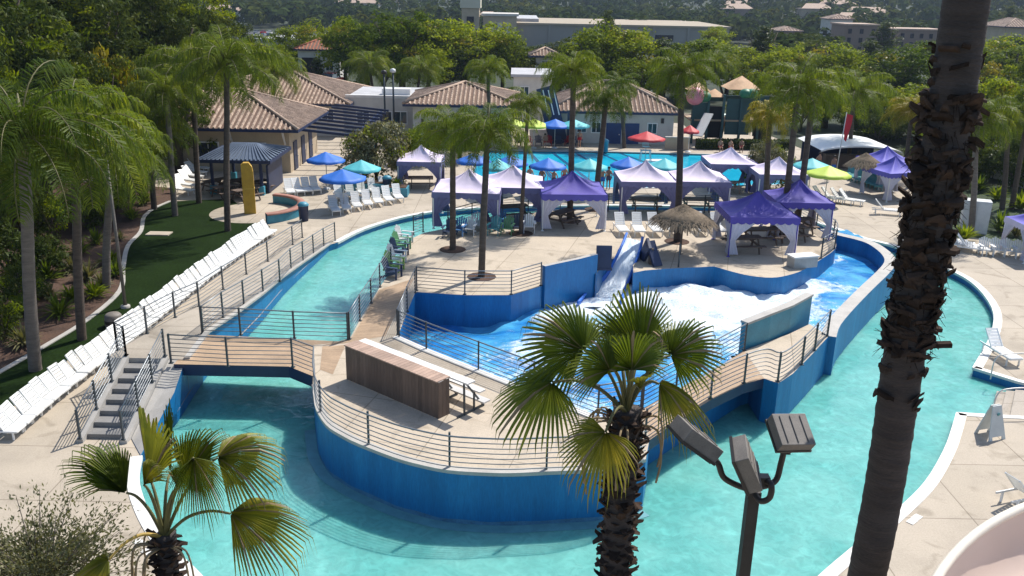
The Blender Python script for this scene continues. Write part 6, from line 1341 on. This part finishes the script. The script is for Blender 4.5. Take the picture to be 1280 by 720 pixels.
# ------------------------------------------------------------------ people
def body(pose):
    J = dict(pel=(0, 0, .95), spi=(0, 0, 1.12), che=(0, .01, 1.30), nek=(0, 0, 1.46), hea=(0, -.02, 1.56), top=(0, -.02, 1.68), ls=(-.16, 0, 1.38), rs=(.16, 0, 1.38), le=(-.24, .02, 1.12), re=(.24, .02, 1.12), lw=(-.25, -.06, .88), rw=(.25, -.06, .88), lh=(-.25, -.08, .79), rh=(.25, -.08, .79), lhip=(-.09, 0, .9), rhip=(.09, 0, .9), lk=(-.1, -.02, .5), rk=(.1, -.02, .5), la=(-.1, .02, .08), ra=(.1, .02, .08), lt=(-.12, -.14, .03), rt=(.12, -.14, .03))
    J.update(pose)
    rad = dict(pel=.135, spi=.12, che=.14, nek=.055, hea=.085, top=.075, ls=.065, rs=.065, le=.042, re=.042, lw=.032, rw=.032, lh=.036, rh=.036, lhip=.09, rhip=.09, lk=.06, rk=.06, la=.042, ra=.042, lt=.035, rt=.035)
    names = list(J); ix = {n: i for i, n in enumerate(names)}
    E_ = [('pel', 'spi'), ('spi', 'che'), ('che', 'nek'), ('nek', 'hea'), ('hea', 'top'), ('che', 'ls'), ('che', 'rs'), ('ls', 'le'), ('rs', 're'), ('le', 'lw'), ('re', 'rw'), ('lw', 'lh'), ('rw', 'rh'), ('pel', 'lhip'), ('pel', 'rhip'), ('lhip', 'lk'), ('rhip', 'rk'), ('lk', 'la'), ('rk', 'ra'), ('la', 'lt'), ('ra', 'rt')]
    me = bpy.data.meshes.new('sk'); me.from_pydata([J[n] for n in names], [(ix[a], ix[b]) for a, b in E_], []); o = bpy.data.objects.new('sk', me); col.objects.link(o)
    o.modifiers.new('Skin', 'SKIN'); sv = me.skin_vertices[0].data
    for n in names: sv[ix[n]].radius = (rad[n], rad[n])
    sv[ix['pel']].use_root = True; s = o.modifiers.new('Subsurf', 'SUBSURF'); s.levels = 1; s.render_levels = 1
    bpy.context.view_layer.update(); dg = bpy.context.evaluated_depsgraph_get(); out = bpy.data.meshes.new_from_object(o.evaluated_get(dg)); out.materials.clear(); out.materials.append(MT['skin']); out.name = 'person'
    for p in out.polygons: p.use_smooth = True
    bpy.data.objects.remove(o); return out, J
poses = [body({}), body(dict(le=(-.32, .03, 1.16), lw=(-.16, -.06, .99), lh=(-.1, -.08, .97), rk=(.13, -.12, .5), ra=(.14, .05, .09), rt=(.15, -.1, .03))), body(dict(re=(.36, -.05, 1.42), rw=(.34, -.12, 1.68), rh=(.33, -.13, 1.77), le=(-.28, .0, 1.14))),
 body(dict(pel=(0, .1, .48), spi=(0, .12, .66), che=(0, .12, .84), nek=(0, .1, 1.0), hea=(0, .08, 1.1), top=(0, .07, 1.22), ls=(-.16, .12, .92), rs=(.16, .12, .92), le=(-.22, .05, .68), re=(.22, .05, .68), lw=(-.16, -.16, .6), rw=(.16, -.16, .6), lh=(-.14, -.24, .58), rh=(.14, -.24, .58), lhip=(-.09, .06, .46), rhip=(.09, .06, .46), lk=(-.11, -.36, .47), rk=(.11, -.36, .47), la=(-.11, -.38, .08), ra=(.11, -.38, .08), lt=(-.12, -.54, .03), rt=(.12, -.54, .03)))]
def person(px, py, label, pose=0, rz=0, z=0.0, sc=1.0, sw='swimd'):
    me, J = poses[pose]; b = P(px, py, z); o = obj('person', me); o.location = b; o.rotation_euler = (0, 0, rz); o.scale = (sc,)*3; tag(o, label, 'person')
    m = MB(); hp = Vector(J['pel']); 
    if pose < 3:
        m.lathe([(.165, hp.z+.09), (.175, hp.z), (.18, hp.z-.12)], (0, 0, 0), 14)
        for s in ('lhip', 'rhip'): h_ = Vector(J[s]); m.lathe([(.115, h_.z+.02), (.11, h_.z-.18)], (h_.x, h_.y, 0), 10)
    else: m.lathe([(.16, hp.z+.12), (.175, hp.z), (.15, hp.z-.1)], (0, hp.y, 0), 14)
    m.build('swim_shorts', MT[sw], o); m = MB(); hd = (Vector(J['hea'])+Vector(J['top']))/2; m.lathe([(0, .125), (.07, .105), (.108, .04), (.112, -.03), (.09, -.05)], tuple(hd+Vector((0, .025, .01))), 12); m.build('hair', MT['hair'], o)
for i, (px, py, pose, rz, l, sw) in enumerate(((662, 237, 0, 2.9, 'standing at the pool edge left of the purple tent', 'swimd'), (677, 239, 1, 2.5, 'with one hand on the hip above the purple tent peak', 'swimd'), (692, 239, 2, 2.8, 'raising one arm near the pool edge', 'swimd'), (705, 236, 0, .3, 'standing beside the tall palm trunk at the pool', 'redflag'), (752, 239, 1, 2.9, 'standing close to another bather right of the curved palm', 'ublue'), (760, 237, 0, 3.3, 'standing at the pool edge right of the curved palm', 'swimd'), (900, 190, 3, 0, 'sitting at the far pool edge before the hedge, left one', 'redflag'), (913, 190, 3, .2, 'sitting at the far pool edge before the hedge, middle one', 'redflag'), (926, 190, 3, -.2, 'sitting at the far pool edge before the hedge, right one', 'redflag'), (648, 184, 3, .1, 'sitting beneath the far lime umbrella', 'swimd'), (681, 184, 3, -.1, 'sitting between the far lime and blue umbrellas', 'redflag'), (724, 184, 0, .1, 'standing beside the far aqua umbrella', 'redflag'), (1040, 222, 0, .4, 'standing before the white roofed pavilion', 'ublue'), (1022, 216, 1, .4, 'standing at the left post of the white roofed pavilion', 'swimd'))):
    person(px, py, 'person in swimwear '+l, pose, rz, 0, random.uniform(.92, 1.03), sw)
rp = Proto(adirondack(MT['carr'])); bp_ = Proto(adirondack(MT['chairnavy']))
for k in range(7): (rp if k % 2 else bp_).put(tuple(P(648+k*12.5, 182)), random.uniform(-.3, .3), '%s deck chair, %s from the left under the far poolside umbrellas' % ('red' if k % 2 else 'dark blue', nth(k)), 'deck chairs under the far poolside umbrellas')
# ------------------------------------------------------------------ air, light, camera
USE_HAZE = True
if USE_HAZE:
    m, nt, out = _new('haze_air'); v = N(nt, 'ShaderNodeVolumePrincipled'); v.inputs['Color'].default_value = (.58, .72, .98, 1); v.inputs['Density'].default_value = .00016; v.inputs['Anisotropy'].default_value = .3
    nt.links.new(v.outputs[0], out.inputs['Volume']); b = MB(); b.box((0, 2750, 89), (12400, 6700, 194)); o = b.build('haze', m); o['kind'] = 'stuff'; o['label'] = 'thin pale haze in the air'
SUN_EL, SUN_AZ = R(52), math.atan2(.66, .75)      # azimuth east of straight ahead
sv = Vector((math.sin(SUN_AZ)*math.cos(SUN_EL), math.cos(SUN_AZ)*math.cos(SUN_EL), math.sin(SUN_EL)))
L_ = bpy.data.lights.new('sun', 'SUN'); L_.energy = 4.5; L_.angle = R(.5); L_.color = (1, .95, .87); so = bpy.data.objects.new('sun', L_); col.objects.link(so); so.rotation_euler = sv.to_track_quat('Z', 'Y').to_euler(); so.location = sv*60
wd = bpy.data.worlds.new('World'); scn.world = wd; wd.use_nodes = True; nt = wd.node_tree; bg = nt.nodes['Background']; sky = nt.nodes.new('ShaderNodeTexSky'); sky.sky_type = 'NISHITA'; sky.sun_disc = False; sky.sun_elevation = SUN_EL; sky.sun_rotation = SUN_AZ; nt.links.new(sky.outputs[0], bg.inputs[0]); bg.inputs[1].default_value = .125
cd = bpy.data.cameras.new('camera'); cam = bpy.data.objects.new('camera', cd); col.objects.link(cam); cd.sensor_width = 36; cd.lens = Fpx/1280*36; cd.clip_start = .1; cd.clip_end = 12000
cam.matrix_world = Matrix(((RV.x, UV.x, -FW.x, 0), (RV.y, UV.y, -FW.y, 0), (RV.z, UV.z, -FW.z, HC), (0, 0, 0, 1))); scn.camera = cam
scn.view_settings.view_transform = 'Standard'; scn.view_settings.look = 'None'; scn.view_settings.gamma = 1; scn.view_settings.exposure = 0.42; scn.view_settings.use_curve_mapping = False
scn.cycles.max_bounces = 6; scn.cycles.diffuse_bounces = 3; scn.cycles.glossy_bounces = 2; scn.cycles.transmission_bounces = 3; scn.cycles.transparent_max_bounces = 6; scn.cycles.volume_bounces = 0
# the first of each copied kind is placed above; drop kinds that were never used
for o in [o for o in bpy.data.objects if o.parent is None and o.get('label') in ('picnic table', 'slatted deck chair', 'white slatted lounge chair', 'car', 'plant')]:
    for c in kids(o):
        for g in kids(c): bpy.data.objects.remove(g)
        bpy.data.objects.remove(c)
    bpy.data.objects.remove(o)
TPN = ('broadleaf_tree', 'dark_tree', 'conifer_tree', 'yellow_leaved_tree', 'olive_shrub', 'garden_shrub')
for o in [o for o in bpy.data.objects if o.parent is None and o.get('label') in TPN]:
    for c in kids(o): bpy.data.objects.remove(c)
    bpy.data.objects.remove(o)
